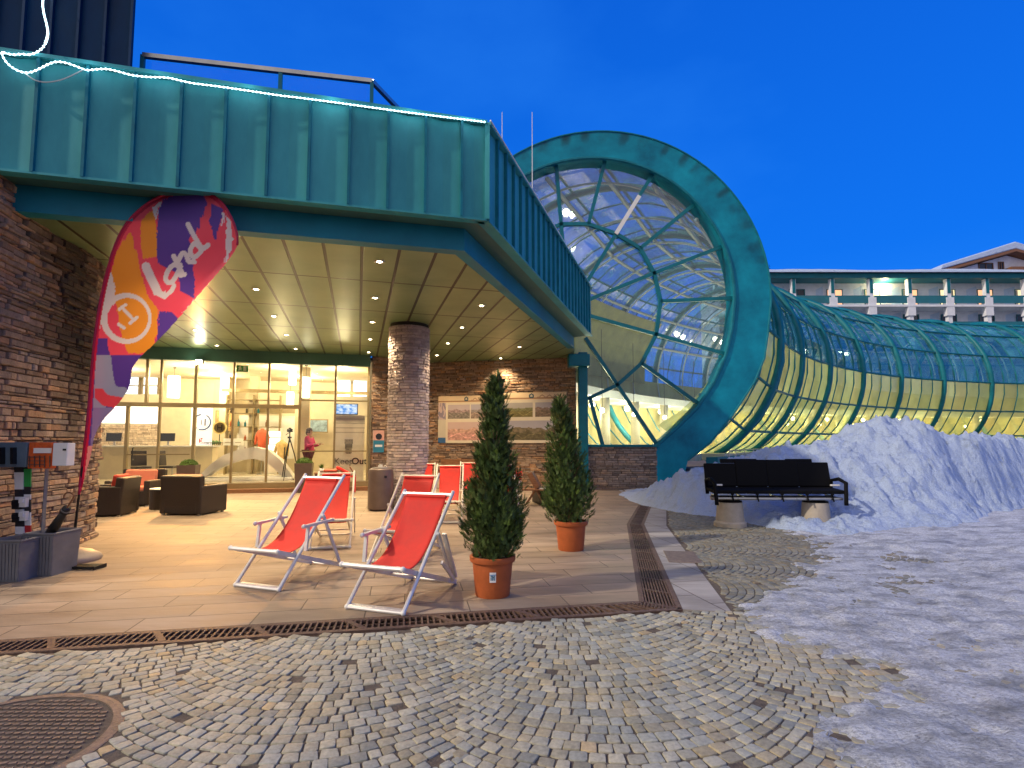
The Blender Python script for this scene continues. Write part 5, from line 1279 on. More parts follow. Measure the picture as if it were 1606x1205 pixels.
for px0, px1, yt, yb, Yd, lb in ((33, 84, 838, 905, 6.35, 'ribbed grey resin bin holding the umbrella and skis'), (-22, 32, 849, 918, 6.1, 'ribbed grey resin bin cut off by the photo edge')):
    p, q = at(px0, yb, Y=Yd), at(px1, yt, Y=Yd); w_ = q.x - p.x; h = q.z; cx_ = (p.x + q.x) / 2
    t = thing('resin_bin', lb, 'bin', (cx_, Yd + .2, 0))
    b = MB(); wt = w_ / 2; wb_ = w_ / 2 * .93
    for (xa, xb, ya, yb_) in (((-1), 1, -.2, -.2), (-1, 1, .2, .2)): pass
    def ring_(wx, wy, zz): return [(-wx, -wy, zz), (wx, -wy, zz), (wx, wy, zz), (-wx, wy, zz)]
    v = ring_(wb_, .18, 0) + ring_(wt, .2, h) + ring_(wt - .02, .18, h) + ring_(wb_ - .02, .16, .03); f = [(3, 2, 1, 0)]
    for r_ in range(3):
        for i in range(4): f.append((r_ * 4 + i, r_ * 4 + (i + 1) % 4, r_ * 4 + 4 + (i + 1) % 4, r_ * 4 + 4 + i))
    f.append((12, 13, 14, 15)); b.add(v, f); bd = b.build('body', M['greybin'], t)
    b = MB(); n_ = 9
    for k in range(n_):
        x = -1 + 2 * (k + .5) / n_; b.bar((x * wb_, -.183, .02), (x * wt, -.203, h - .03), w_ / n_ * .75, .012, up=(0, 1, 0))
    b.build('ribs', M['greybin'], bd)
    b = MB(); b.tube([(-wt, -.2, h), (wt, -.2, h), (wt, .2, h), (-wt, .2, h)], .014, 6, closed=True); b.build('rim', M['greybin'], t)
# skis
def ski(label, base, top, cols, seed):
    base, top = Vector(base), Vector(top); t = thing('ski', label, 'ski', base); rr = random.Random(seed)
    b = MB(); d = (top - base); n_ = 40; sx_ = Vector((1, 0, 0)); ny = d.normalized().cross(sx_).normalized()
    for i in range(n_):
        f0, f1 = i / n_, (i + 1) / n_
        wd = lambda f: .05 + .012 * (2 * f - 1) ** 2 - (.04 * max(0, (f - .93) / .07) ** 2)
        ben = lambda f: ny * (.18 * max(0, f - .88) * 4 * max(0, f - .88))
        c = cols[min(len(cols) - 1, int(f0 * len(cols)))]
        p, q = base + d * f0 + ben(f0), base + d * f1 + ben(f1)
        for off, cc_ in ((0, c),):
            v = [p - sx_ * wd(f0), p + sx_ * wd(f0), q + sx_ * wd(f1), q - sx_ * wd(f1)]
            v += [x + Vector((0, .014, 0)) for x in v]; b.add(v, [(0, 1, 2, 3), (7, 6, 5, 4), (0, 4, 5, 1), (2, 6, 7, 3), (1, 5, 6, 2), (3, 7, 4, 0)], cc_)
    b.build('board', M['paint'], t, world=True, colors=True)
    b = MB()
    for f in (.42, .55): p = base + d * f; b.box(p + Vector((0, -.03, 0)), (.075, .05, .11)); b.box(p + Vector((0, -.06, .02)), (.05, .03, .05))
    b.build('binding', M['black'] if seed == 1 else M['white'], t, world=True)
    return t
W_, K_, R_, G_ = (.85, .85, .85), (.02, .02, .025), (.6, .03, .03), (.03, .4, .08)
ski('black and white ski with a white swirl leaning in the grey bin', at(31, 878, Y=6.5), at(29, 722, Y=6.62), [G_, W_, W_, K_, W_, K_, K_, W_, K_, W_, K_, W_, W_, W_, K_, K_], 1)
ski('black ski with red and green edges leaning beside the white one', at(41, 878, Y=6.52), at(41, 716, Y=6.63), [R_, K_, K_, K_, R_, W_, W_, K_, K_, W_, K_, G_, G_, G_, K_, K_], 2)
p0, p1 = at(80, 835, Y=6.45), at(103, 800, Y=6.3); ax = (p1 - p0).normalized(); pb = p0 - ax * .42
t = thing('umbrella', 'furled black umbrella with a hooked handle leaning out of the grey bin', 'umbrella', pb)
b = MB(); L_ = (p1 - pb).length; b.tube([pb, pb + ax * .1, p0 - ax * .1, p0 + ax * .1, p1], [.012, .03, .048, .055, .035], 10); b.tube([p1 - ax * .03, p1 + ax * .04], [.05, .04], 10)
b.build('folded_canopy', M['black'], t, world=True, smooth=True)
b = MB(); b.tube([p1 - ax * .02, p1 + ax * .012], .047, 10); b.build('tie_band', M['greybin'], t, world=True)
b = MB(); e_ = p1 + ax * .2; b.tube(smooth_pts([p1, p1 + ax * .12, e_ + Vector((.01, 0, .03)), e_ + Vector((-.02, 0, .07)), e_ + Vector((-.07, 0, .075)), e_ + Vector((-.1, 0, .04)), e_ + Vector((-.1, 0, .01))], 4), .009, 6); b.build('handle', M['wood'], t, world=True, smooth=True)
t = thing('drain_grid', 'small dark metal boot scraper lying on the paving between bin and flag base', 'boot scraper', (-5.28, 6.75, 0))
b = MB()
for k in range(6): b.bar((-5.4, 6.66 + .03 * k, .03), (-5.1, 6.68 + .03 * k, .03), .012, .03)
b.bar((-5.4, 6.64, .022), (-5.4, 6.84, .022), .015, .044); b.bar((-5.1, 6.66, .022), (-5.1, 6.86, .022), .015, .044); b.build('grid', M['black'], t, world=True)
# ------------------------------------------------------------------ printed things
def painted(name, parent, P00, U, V, nu, nv, func, m=None, back=None):
    """flat printed sheet: every cell carries its own ink colour"""
    b = MB(); P00, U, V = Vector(P00), Vector(U), Vector(V)
    for j in range(nv):
        for i in range(nu):
            c = func((i + .5) / nu, (j + .5) / nv)
            if c is None: continue
            p = P00 + U * (i / nu) + V * (j / nv); du, dv = U / nu, V / nv
            b.add([p, p + du, p + du + dv, p + dv], [(0, 1, 2, 3)], c)
    return b.build(name, m or M['paint'], parent, world=True, colors=True)
def segd(p, a, b_):
    ax, ay = a; bx_, by_ = b_; dx, dy = bx_ - ax, by_ - ay; l = dx * dx + dy * dy
    t_ = 0 if l == 0 else max(0, min(1, ((p[0] - ax) * dx + (p[1] - ay) * dy) / l))
    return math.hypot(p[0] - ax - t_ * dx, p[1] - ay - t_ * dy)
def stroke(p, pts): return min(segd(p, a, b_) for a, b_ in zip(pts, pts[1:]))
def text(s_, name, m, parent, org, U, up, size, bold=0.0):
    cu = bpy.data.curves.new(name, 'FONT'); cu.body = s_; cu.size = size; cu.extrude = .002; cu.offset = bold
    o = bpy.data.objects.new(name, cu); C.objects.link(o)
    dg = bpy.context.evaluated_depsgraph_get(); me = bpy.data.meshes.new_from_object(o.evaluated_get(dg)); bpy.data.objects.remove(o)
    U = Vector(U).normalized(); up = Vector(up).normalized(); nrm = U.cross(up)
    mt = Matrix((U, up, nrm)).transposed().to_4x4(); mt.translation = Vector(org)
    r = parent
    while r.parent: r = r.parent
    me.transform(Matrix.Translation(-r.location) @ mt); me.materials.clear(); me.materials.append(m)
    o = bpy.data.objects.new(name, me); C.objects.link(o); o.parent = parent; return o

# ------------------------------------------------------------------ feather flag
FLO = [(124, 776), (127, 745), (131, 712), (135, 680), (138, 650), (142, 600), (147, 545), (152, 505), (158, 470), (167, 430), (181, 384), (199, 350), (224, 325), (250, 309), (285, 299), (320, 301), (345, 315), (362, 340), (371, 365), (372, 385), (360, 406), (340, 430), (305, 470), (275, 505), (245, 537), (222, 558), (208, 578), (203, 605), (192, 625), (175, 645), (160, 662), (148, 686), (142, 716), (134, 745), (127, 772)]
def sp2(P, n): return [(v.x, v.y) for v in smooth_pts([Vector((x, y, 0)) for x, y in P], n)]
FLS = sp2(FLO, 4) + [FLO[0]]
fY = lambda px, py: 7.12 - .22 * (780 - py) / 480 + .018 * math.sin(py * .05 + px * .02) + .03 * noise.noise(Vector((px * .012, py * .018, 3)))
Zc = lambda x, y: ((x - 120) / .2324, (y - 280) / .2324)
pA = [(580, 150), (700, 95), (840, 95), (890, 180), (850, 250), (830, 330), (760, 420), (790, 560), (795, 810), (700, 760), (680, 640), (560, 580), (540, 480), (545, 260)]
pB = [(910, 170), (995, 205), (965, 320), (930, 425), (903, 300)]
oA = [(430, 290), (515, 215), (540, 340), (555, 525), (450, 545), (430, 400)]
oB = [(250, 540), (310, 430), (372, 365), (412, 530), (445, 680), (485, 800), (555, 890), (545, 1030), (500, 1180), (350, 1180), (300, 1085), (270, 820), (230, 700)]
wh = [[(510, 200), (575, 155), (560, 200), (530, 285)], [(1010, 250), (1042, 290), (1058, 400), (1050, 480), (1000, 575), (1012, 400)], [(985, 225), (1002, 240), (972, 345)], [(220, 620), (240, 650), (262, 760), (262, 840), (215, 900), (185, 900), (100, 1210), (170, 860), (192, 750)], [(800, 800), (795, 830), (700, 930), (740, 880)]]
pC = [(560, 900), (640, 900), (700, 960), (560, 1140), (530, 1180), (545, 1040)]
rC = [(200, 925), (265, 860), (292, 1000), (318, 1100), (300, 1210), (225, 1210)]
LL = [[(468, 595), (510, 690), (555, 782), (592, 802), (640, 760), (660, 722)]]
an = [[(700, 585), (655, 585), (612, 632), (605, 690), (640, 702), (682, 640), (702, 595), (692, 650), (728, 648)], [(655, 525), (690, 600), (712, 635)], [(680, 570), (712, 508), (740, 515), (758, 560), (795, 565)], [(835, 470), (795, 440), (768, 490), (790, 532), (830, 505), (852, 465)], [(752, 310), (800, 400), (850, 470), (888, 448)]]
an = [[(q.x, q.y) for q in smooth_pts([Vector((x, y, 0)) for x, y in s_], 4)] for s_ in an]
HH = [[(305, 868), (385, 955)], [(288, 884), (332, 852)], [(362, 978), (408, 938)], [(285, 985), (320, 1010)]]
PU, OR, PK, WH, CR = (.10, .045, .36), (.82, .31, .03), (.82, .075, .14), (.72, .68, .78), (.5, .012, .07)
def flagcol(x, y):
    edge = stroke((x, y), FLS[:80])
    if edge < 5.5 and (x < 352 or y < 330): return CR
    zx, zy = Zc(x, y); p0 = (zx, zy)
    j = 9 * noise.noise(Vector((zx * .05, zy * .012, 1))) + 6 * noise.noise(Vector((zx * .15, zy * .04, 5))); p = (zx + j * 1.6, zy + j)
    if zy < 1190:
        if stroke(p0, LL[0]) < (30 if zy < 790 and zx < 600 else 14): return WH
        for s_ in an:
            if stroke(p0, s_) < 16.5: return WH
        d = math.hypot(zx - 345, zy - 945)
        if 138 < d < 172 - 10 * math.cos(math.atan2(zy - 945, zx - 345)): return WH
        for s_ in HH:
            if stroke(p0, s_) < 11: return WH
        for w_ in wh:
            if inpoly(*p, w_): return WH
        if inpoly(*p, pB) or inpoly(*p, pA) or inpoly(*p, pC): return PU
        if inpoly(*p, rC): return PK
        if inpoly(*p, oA) or inpoly(*p, oB): return OR
        if zy > 1080 and zx < 300: return PU
        return PK
    v = noise.noise(Vector((x * .03, y * .008, 2)))
    if 610 < y < 642 and x > 148 and stroke((x, y), [(150, 612), (165, 628), (188, 632)]) < 9: return (.7, .06, .1)
    if y > 700: return (.68, .3, .36) if x > 130 else CR
    if x - 135 < (720 - y) * .06 + 6: return PU
    return (.25 + .1 * v, .2, .48) if y > 640 else (.3 + .12 * v, .33, .55) if v > -.1 else PU
t = thing('feather_flag', 'tall feather flag in purple, orange and pink reading Land, on a weighted base', 'flag', (-5.8, 7.2, 0))
b = MB(); step = 1.25; x0f, y0f = 118, 294; nxf, nyf = int(260 / step), int(490 / step); idx = {}; vs = []; cs = []; fs = []
rows = {}
def vid(i, j):
    if (i, j) not in idx:
        x, y = x0f + i * step, y0f + j * step; idx[(i, j)] = len(vs); vs.append(at(x, y, Y=fY(x, y))); cs.append(flagcol(x, y))
    return idx[(i, j)]
for j in range(nyf):
    yc = y0f + (j + .5) * step; xsn = []
    for (xa, ya), (xb, yb) in zip(FLS, FLS[1:]):
        if (ya > yc) != (yb > yc): xsn.append(xa + (xb - xa) * (yc - ya) / (yb - ya))
    if len(xsn) < 2: continue
    for i in range(nxf):
        xc = x0f + (i + .5) * step
        if min(xsn) <= xc <= max(xsn): fs.append((vid(i, j + 1), vid(i + 1, j + 1), vid(i + 1, j), vid(i, j)))
b.v = [tuple(v) for v in vs]; b.c = cs; b.f = fs
fm, nt, bs = newmat('flag_cloth'); Nn_ = nt.nodes; Ln = nt.links
a_ = Nn_.new('ShaderNodeAttribute'); a_.attribute_name = 'tint'; Ln.new(a_.outputs['Color'], bs.inputs['Base Color']); bs.inputs['Roughness'].default_value = .55
tl = Nn_.new('ShaderNodeBsdfTranslucent'); Ln.new(a_.outputs['Color'], tl.inputs['Color']); ms = Nn_.new('ShaderNodeMixShader'); ms.inputs[0].default_value = .35
oo = [n for n in Nn_ if n.type == 'OUTPUT_MATERIAL'][0]; Ln.new(bs.outputs[0], ms.inputs[1]); Ln.new(tl.outputs[0], ms.inputs[2]); Ln.new(ms.outputs[0], oo.inputs['Surface'])
b.build('cloth', fm, t, world=True, smooth=True, colors=True)
b = MB(); hemp = [at(x, y, Y=fY(x, y)) for x, y in sp2(FLO[:20], 3)]; b.tube(hemp, .016, 7); b.build('sleeve', mat('crimson_sleeve', (.42, .01, .06), .6, var=.1, bump=.05), t, world=True, smooth=True)
b = MB(); b.tube([Vector((-5.8, 7.2, .12)), Vector((-5.79, 7.19, .25)), at(124, 776, Y=7.14), at(131, 712, Y=7.13)], [.03, .018, .014, .012], 8); b.build('pole', M['black'], t, world=True)
b = MB(); b.lathe([(.31, .0), (.32, .03), (.3, .07), (.2, .13), (.07, .165), (.06, .2), (.04, .22)], n=36); auto_smooth(b.build('base', mat('flag_base', (.3, .24, .2), .5, var=.15, scale=6), t), 50)

# ------------------------------------------------------------------ photo boards on the rear wall
W0, W1 = Vector((-2.95, 19.55, 0)), Vector((2.2, 18.32, 0)); wd_ = (W1 - W0).normalized(); wn = Vector((wd_.y, -wd_.x, 0))
if wn.y > 0: wn = -wn
def on_wall(px, py, off=.075): return ray_plane(px, py, W0 + wn * off, wn)
def hills(u, v, seed, sky, far, near, snowy=False):
    h1 = .62 + .14 * noise.noise(Vector((u * 3, seed, 0))); h2 = .42 + .16 * noise.noise(Vector((u * 4, seed + 5, 0)))
    n_ = noise.fractal(Vector((u * 9, v * 9, seed)), 1, 2, 4)
    if v > h1: return sky
    c = far if v > h2 else near; k = 1 + .55 * n_
    if v < h2 and abs(v - h2 * .6 - .12 * math.sin(u * 7 + seed)) < .025: k *= 1.7
    return tuple(max(.01, x * k) for x in c)
def board(label, px0, px1, py0, py1, cells, blue):
    p00, p10, p01 = on_wall(px0, py1), on_wall(px1, py1), on_wall(px0, py0); hgt = p01.z - p00.z
    p10 = Vector((p10.x, p10.y, p00.z))
    t = thing('photo_board', label, 'notice board', (p00 + p10) / 2)
    b = MB(); U = p10 - p00; V = Vector((0, 0, hgt)); b.prism([p00, p10, p10 + V, p00 + V], -wn * .03); b.build('panel', M['white'], t, world=True)
    def col(u, v):
        if v > .86:
            if math.hypot((u - .5) * U.length, (v - .93) * hgt) < hgt * .05: return (.05, .1, .14) if math.hypot((u - .5) * U.length, (v - .93) * hgt) > hgt * .022 else (.55, .5, .4)
            if u > .58 and abs(v - .92 - .02 * math.sin(u * 60)) < .012: return (.45, .28, .2)
            if abs(v - .885) < .008: return (.4, .22, .12)
            return (.8, .62, .4)
        for (u0, v0, u1, v1, sd, sky, fr, nr) in cells:
            if u0 < u < u1 and v0 < v < v1: return hills((u - u0) / (u1 - u0) * (u1 - u0) / (v1 - v0) * 1.0, (v - v0) / (v1 - v0), sd, sky, fr, nr)
        if blue and u < .14:
            if v < .12: return (.03, .12, .3)
            if v > .5: return (.55, .42, .42) if noise.noise(Vector((u * 30, v * 9, 3))) > 0 else (.25, .22, .3)
            return (.6, .55, .45)
        return (.74, .66, .52)
    painted('print', t, p00 + wn * .004, U, V, 110, 70, col)
    return t
pk = (.62, .38, .3)
board('photo board with a blue corner and mountain pictures, nearest the column', 687, 776, 622, 695,
      [(.17, .52, .42 + .14, .82, 2, (.5, .42, .45), (.35, .25, .26), (.2, .17, .15)), (.58, .52, .98, .82, 6, (.45, .42, .5), (.3, .26, .25), (.3, .22, .18)), (.17, .05, .98, .45, 11, (.62, .45, .42), pk, (.55, .3, .26))], True)
board('photo board with valley pictures between the two conifers', 780, 889, 617, 695,
      [(.04, .52, .52, .8, 21, (.45, .42, .4), (.22, .22, .1), (.2, .17, .06)), (.55, .52, .97, .8, 26, (.4, .38, .42), (.25, .18, .15), (.18, .13, .09)), (.1, .05, .97, .45, 31, (.42, .4, .46), (.2, .16, .1), (.12, .1, .05))], False)
# plaque on the short wall by the glass front
v0, v1 = Vector((-4.74, 18.06, 0)), Vector((-3.7, 19.0, 0)); vd = (v1 - v0).normalized(); vn = Vector((vd.y, -vd.x, 0))
p00 = ray_plane(585, 710, v0 + vn * .075, vn); p10 = ray_plane(602, 710, v0 + vn * .075, vn); hh_ = ray_plane(585, 675, v0 + vn * .075, vn).z - p00.z
t = thing('wall_plaque', 'small pink and blue plaque on the stone sliver left of the column', 'sign', p00)
b = MB(); p10.z = p00.z; b.prism([p00, p10, p10 + z * hh_, p00 + z * hh_], -vn * .02); b.build('panel', M['white'], t, world=True)
def plq(u, v):
    if v > .55: return (.02, .02, .025) if math.hypot((u - .5) * .45, (v - .72) * .9) < .13 else (.75, .42, .34)
    return (.75, .8, .82) if abs(v - .3) < .05 and .15 < u < .85 else (.03, .22, .36)
painted('print', t, p00 + vn * .004, p10 - p00, z * hh_, 24, 40, plq)

# ------------------------------------------------------------------ behind the glass
a0, a1 = facx(523, .3), facx(572, .3); zb, zt = facz(548, 757, .3), facz(548, 651, .3)
t = thing('window_poster', 'tall cream window poster with a paper cup and the words Keep Out', 'poster', fp((a0 + a1) / 2, .3, zb))
p00 = fp(a0, .3, zb); U = fp(a1, .3, zb) - p00; V = z * (zt - zb)
b = MB(); b.prism([p00, p00 + U, p00 + U + V, p00 + V], fi * .02); b.build('sheet', mat('poster_cream', (.66, .6, .47), .7, var=.06, bump=.02), t, world=True)
def cup(u, v):
    if .42 < v < .66:
        f = (v - .42) / .24; w_ = .09 + .055 * f
        if abs(u - .5) < w_:
            if f > .9: return (.75, .7, .6)
            return (.34, .3, .2) if (f > .62 or f < .4) and noise.noise(Vector((u * 26, v * 40, 1))) > -.25 else (.2, .18, .13)
    if v > .7 and int(v * 60) % 4 == 0: return (.5, .45, .34)
    return None
painted('print', t, p00 - fi * .003, U, V, 60, 130, cup)
bk_ = mat('ink_black', (.012, .012, .01), .6, var=0, bump=0); gy_ = mat('ink_grey', (.16, .14, .1), .6, var=0, bump=0)
uu = U.normalized(); sz = U.length * .30
text('Keep', 'lettering', gy_, t, p00 - fi * .006 + U * .04 + V * .27, uu, z, sz)
text('Out', 'lettering', bk_, t, p00 - fi * .006 + U * .60 + V * .27, uu, z, sz, .006)
p = fp(facx(543, .5), .5, facz(543, 650, .5)); t = thing('television', 'small lit television screen mounted above the Keep Out poster', 'television', p)
b = MB(); b.box((0, .04, .17), (.74, .07, .4), rotz(RAD(14)) @ Matrix.Rotation(-.2, 3, 'X')); b.build('case', M['black'], t, bevel=.01)
q_ = rotz(RAD(14)) @ Matrix.Rotation(-.2, 3, 'X')
sm_, nt, bs = newmat('tv_picture'); n_ = nt.nodes.new('ShaderNodeTexNoise'); n_.inputs['Scale'].default_value = 4; rp = nt.nodes.new('ShaderNodeValToRGB'); rp.color_ramp.elements[0].position = .35; rp.color_ramp.elements[0].color = (.06, .3, .8, 1); rp.color_ramp.elements[1].position = .62; rp.color_ramp.elements[1].color = (.75, .88, 1, 1)
nt.links.new(n_.outputs['Fac'], rp.inputs[0]); nt.links.new(rp.outputs[0], bs.inputs['Emission Color']); bs.inputs['Emission Strength'].default_value = .9; bs.inputs['Base Color'].default_value = (0, 0, 0, 1)
b = MB(); b.box(Vector((0, .04, .17)) + q_ @ Vector((0, -.038, 0)), (.68, .004, .34), q_); b.build('picture', sm_, t)

# white banner with blue ring on the counter, round sign beside it
a0, a1 = facx(299, 3.2), facx(333, 3.2); zt = facz(316, 640, 3.2)
t = thing('ring_banner', 'white upright banner with a broken blue ring standing on the counter', 'banner', fp((a0 + a1) / 2, 3.2, 1.46))
p00 = fp(a0, 3.2, 1.46); U = fp(a1, 3.2, 1.46) - p00; V = z * (zt - 1.46); w_, h_ = U.length, V.length
b = MB(); b.prism([p00, p00 + U, p00 + U + V, p00 + V], fi * .03); b.build('sheet', emit('banner_glow', (.95, .93, .9), .55), t, world=True)  # plain white sheet with weak emission added
def ringc(u, v):
    x, y = (u - .52) * w_, (v - .62) * h_; d = math.hypot(x, y); a = math.atan2(y, x)
    if .36 * w_ < d < .43 * w_ and not (1.1 < a < 1.7 or -2.2 < a < -1.9): return (.05, .1, .32)
    if abs(x + .02) < .02 and abs(y) < .1: return (.3, .33, .45)
    if abs(x - .1) < .025 and abs(y) < .13: return (.05, .08, .2)
    if abs(u - .5) < .08 and .06 < v < .2 and noise.noise(Vector((u * 30, v * 30, 0))) > -.1: return (.6, .05, .04)
    return None
painted('print', t, p00 - fi * .004, U, V, 60, 90, ringc)
p = fp(facx(345, 3.3), 3.3, 1.46); t = thing('round_sign', 'small round sign with a yellow ring on the counter behind the arch', 'sign', p, RAD(14)); rS = .24; zS = facz(345, 671, 3.3) - 1.46
b = MB(); b.lathe([(rS - .05, -.02), (rS, -.02), (rS, .02), (rS - .05, .02), (rS - .05, -.02)], (0, 0, zS), n=32, m=Matrix.Rotation(PI / 2, 3, 'X')); b.build('ring', mat('yellow_ring', (.75, .62, .25), .5), t)
b = MB(); b.lathe([(rS - .05, 0), (0, 0)], (0, .01, zS), n=32, m=Matrix.Rotation(PI / 2, 3, 'X')); b.build('disc', M['mull'], t)
b = MB()
for x in (-.07, .07): b.box((x, -.02, zS), (.035, .02, .2))
b.box((0, -.02, zS), (.12, .018, .035)); b.tube([(0, 0, 0), (0, 0, zS - rS + .02)], .015, 6); b.build('emblem', M['black'], t)
# exit sign
p = fp(facx(376, .8), .8, facz(376, 583, .8)); t = thing('exit_sign', 'small green and white escape route sign hanging inside above the doors', 'sign', p, RAD(14))
b = MB(); b.box((0, .03, .1), (.42, .05, .22)); b.tube([(-.1, .03, .2), (-.1, .03, 4.3 - p.z)], .008, 5); b.build('case', M['white'], t)
def exitc(u, v):
    if stroke((u, v), [(.35, .78), (.36, .5), (.28, .2)]) < .06 or stroke((u, v), [(.36, .5), (.46, .25)]) < .05 or stroke((u, v), [(.24, .62), (.36, .66), (.47, .56)]) < .045 or math.hypot(u - .37, v - .86) < .06: return (.8, .85, .8)
    if .62 < u < .86 and .12 < v < .88: return (.8, .85, .8)
    return (.03, .32, .09)
b = MB(); nu, nv = 40, 22
for i in range(nu):
    for j in range(nv):
        x0_, x1_ = -.2 + .4 * i / nu, -.2 + .4 * (i + 1) / nu; y0_, y1_ = .0 + .2 * j / nv, .2 * (j + 1) / nv
        b.add([(x0_, 0, y0_), (x1_, 0, y0_), (x1_, 0, y1_), (x0_, 0, y1_)], [(0, 1, 2, 3)], exitc((i + .5) / nu, (j + .5) / nv))
b.build('print', M['paint'], t, colors=True)
# mannequins with jackets, a lit display cabinet
for px, py0, py1, d, colr, lb in ((412, 672, 706, 4.6, (.65, .12, .06), 'display dummy in an orange red jacket inside the lobby'), (443, 690, 712, 4.2, (.62, .45, .2), 'display dummy in a tan jacket left of the camera tripod')):
    p = fp(facx(px, d), d, FL); zt_ = facz(px, py0, d) - FL; t = thing('display_dummy', lb, 'mannequin', p)
    b = MB(); b.lathe([(.14, zt_ - .78), (.17, zt_ - .6), (.16, zt_ - .45), (.2, zt_ - .22), (.17, zt_ - .1), (.07, zt_ - .04), (.06, zt_)], n=16)
    for s_ in (-1, 1): b.tube([(s_ * .15, 0, zt_ - .15), (s_ * .24, 0, zt_ - .35), (s_ * .25, -.04, zt_ - .65)], [.07, .06, .045], 8)
    b.build('jacket', mat('jacket', colr, .7), t, smooth=True)
    b = MB(); b.tube([(0, 0, 0), (0, 0, zt_ - .7)], .02, 6); b.lathe([(.17, 0), (.17, .02), (.03, .04)], n=16); b.build('stand', M['steel'], t)
p = fp(facx(429, 5), 5, FL); t = thing('display_cabinet', 'brightly lit white display cabinet in the lobby', 'cabinet', p, RAD(14))
zt_ = facz(429, 672, 5) - FL; b = MB(); b.box((0, .2, zt_ / 2), (.62, .3, zt_)); b.build('case', M['white'], t, bevel=.01)
b = MB(); b.box((0, .04, zt_ * .62), (.52, .02, zt_ * .62)); b.build('lit_door', M['whitepanel'], t)
b = MB()
for k in range(4): b.box((0, .03, zt_ * (.35 + .15 * k)), (.52, .03, .03))
b.build('shelf_edges', M['mull'], t)

# camera tripod
p = fp(facx(455, .7), .7, FL); t = thing('camera_tripod', 'black camera on a tripod just inside the glass beside the person in pink', 'tripod', p)
zt_ = facz(455, 678, .7) - FL
for k in range(3):
    a = .5 + k * 2.094; b = MB(); b.tube([(0, 0, zt_ - .2), (.18 * math.cos(a), .18 * math.sin(a), zt_ * .5), (.36 * math.cos(a), .36 * math.sin(a), .01)], [.022, .018, .012], 6); b.build('leg', M['black'], t)
b = MB(); b.tube([(0, 0, zt_ - .35), (0, 0, zt_)], .02, 6); b.box((0, 0, zt_ - .18), (.1, .1, .06)); b.tube([(0, 0, zt_), (-.05, -.2, zt_ - .1)], .01, 5); b.build('head', M['black'], t)
b = MB(); b.box((0, 0, zt_ + .06), (.16, .09, .11)); b.lathe([(.04, -.12), (.045, 0), (.04, .02)], (0, -.05, zt_ + .055), n=12, m=Matrix.Rotation(-PI / 2, 3, 'X')); b.box((0, 0, zt_ + .13), (.07, .06, .04)); b.build('camera', M['black'], t, bevel=.006)

# ------------------------------------------------------------------ person behind the glass
def skin_mesh(name, m, parent, joints, edges, sub=2):
    me = bpy.data.meshes.new(name); names = list(joints); me.from_pydata([joints[n][0] for n in names], [(names.index(a), names.index(b_)) for a, b_ in edges], [])
    me.materials.append(m); o = bpy.data.objects.new(name, me); C.objects.link(o); o.parent = parent
    md = o.modifiers.new('Skin', 'SKIN'); md.use_smooth_shade = True
    sv = me.skin_vertices[0].data
    for i, n in enumerate(names):
        r = joints[n][1]; sv[i].radius = r if isinstance(r, tuple) else (r, r); sv[i].use_root = (i == 0)
    s_ = o.modifiers.new('Sub', 'SUBSURF'); s_.levels = sub; s_.render_levels = sub
    return o
p = fp(facx(485, .95), .95, FL)
per = thing('person', 'person in a pink jacket and dark trousers standing behind the glass, arms bent forward', 'person', p, RAD(-12))
J = {'pel': ((0, 0, .95), (.12, .15)), 'sp': ((.0, 0, 1.12), (.105, .14)), 'ch': ((.015, 0, 1.32), (.12, .16)), 'nk': ((.02, 0, 1.48), .055), 'hd0': ((.035, 0, 1.56), (.075, .07)), 'hd1': ((.03, 0, 1.66), (.095, .08)), 'hd2': ((.03, 0, 1.735), (.06, .055)), 'nose': ((.135, 0, 1.625), .016), 'chin': ((.1, 0, 1.555), .03)}
E_ = [('pel', 'sp'), ('sp', 'ch'), ('ch', 'nk'), ('nk', 'hd0'), ('hd0', 'hd1'), ('hd1', 'hd2'), ('hd1', 'nose'), ('hd0', 'chin')]
for s_, n in ((-1, 'r'), (1, 'l')):
    fwd = .06 if n == 'r' else -.05
    J.update({n + 'sh': ((.01, s_ * .17, 1.42), .06), n + 'el': ((.08, s_ * .24, 1.15), .045), n + 'wr': ((.3, s_ * .15, 1.2), .03), n + 'pm': ((.37, s_ * .14, 1.215), (.035, .018)),
              n + 'hp': ((.0, s_ * .09, .9), .09), n + 'kn': ((fwd + .03, s_ * .1, .5), .06), n + 'an': ((fwd - .03, s_ * .1, .09), .04), n + 'to': ((fwd + .15, s_ * .11, .035), .035)})
    E_ += [('ch', n + 'sh'), (n + 'sh', n + 'el'), (n + 'el', n + 'wr'), (n + 'wr', n + 'pm'), ('pel', n + 'hp'), (n + 'hp', n + 'kn'), (n + 'kn', n + 'an'), (n + 'an', n + 'to')]
    for k, (dy, ln) in enumerate(((-.03, .075), (-.01, .085), (.01, .08), (.028, .065))):
        J[f'{n}f{k}a'] = ((.41, s_ * .14 + dy, 1.22), .009); J[f'{n}f{k}b'] = ((.41 + ln * .6, s_ * .14 + dy * 1.2, 1.21), .008); J[f'{n}f{k}c'] = ((.41 + ln * .8, s_ * .14 + dy * 1.2, 1.185), .007)
        E_ += [(n + 'pm', f'{n}f{k}a'), (f'{n}f{k}a', f'{n}f{k}b'), (f'{n}f{k}b', f'{n}f{k}c')]
    J[n + 't1'] = ((.37, s_ * .14 - s_ * .045, 1.235), .01); J[n + 't2'] = ((.41, s_ * .14 - s_ * .06, 1.24), .008); E_ += [(n + 'pm', n + 't1'), (n + 't1', n + 't2')]
body = skin_mesh('body', mat('skin', (.52, .3, .2), .6, var=.08, bump=.02), per, J, E_)
JK = {k: J[k] for k in ('pel', 'sp', 'ch')}
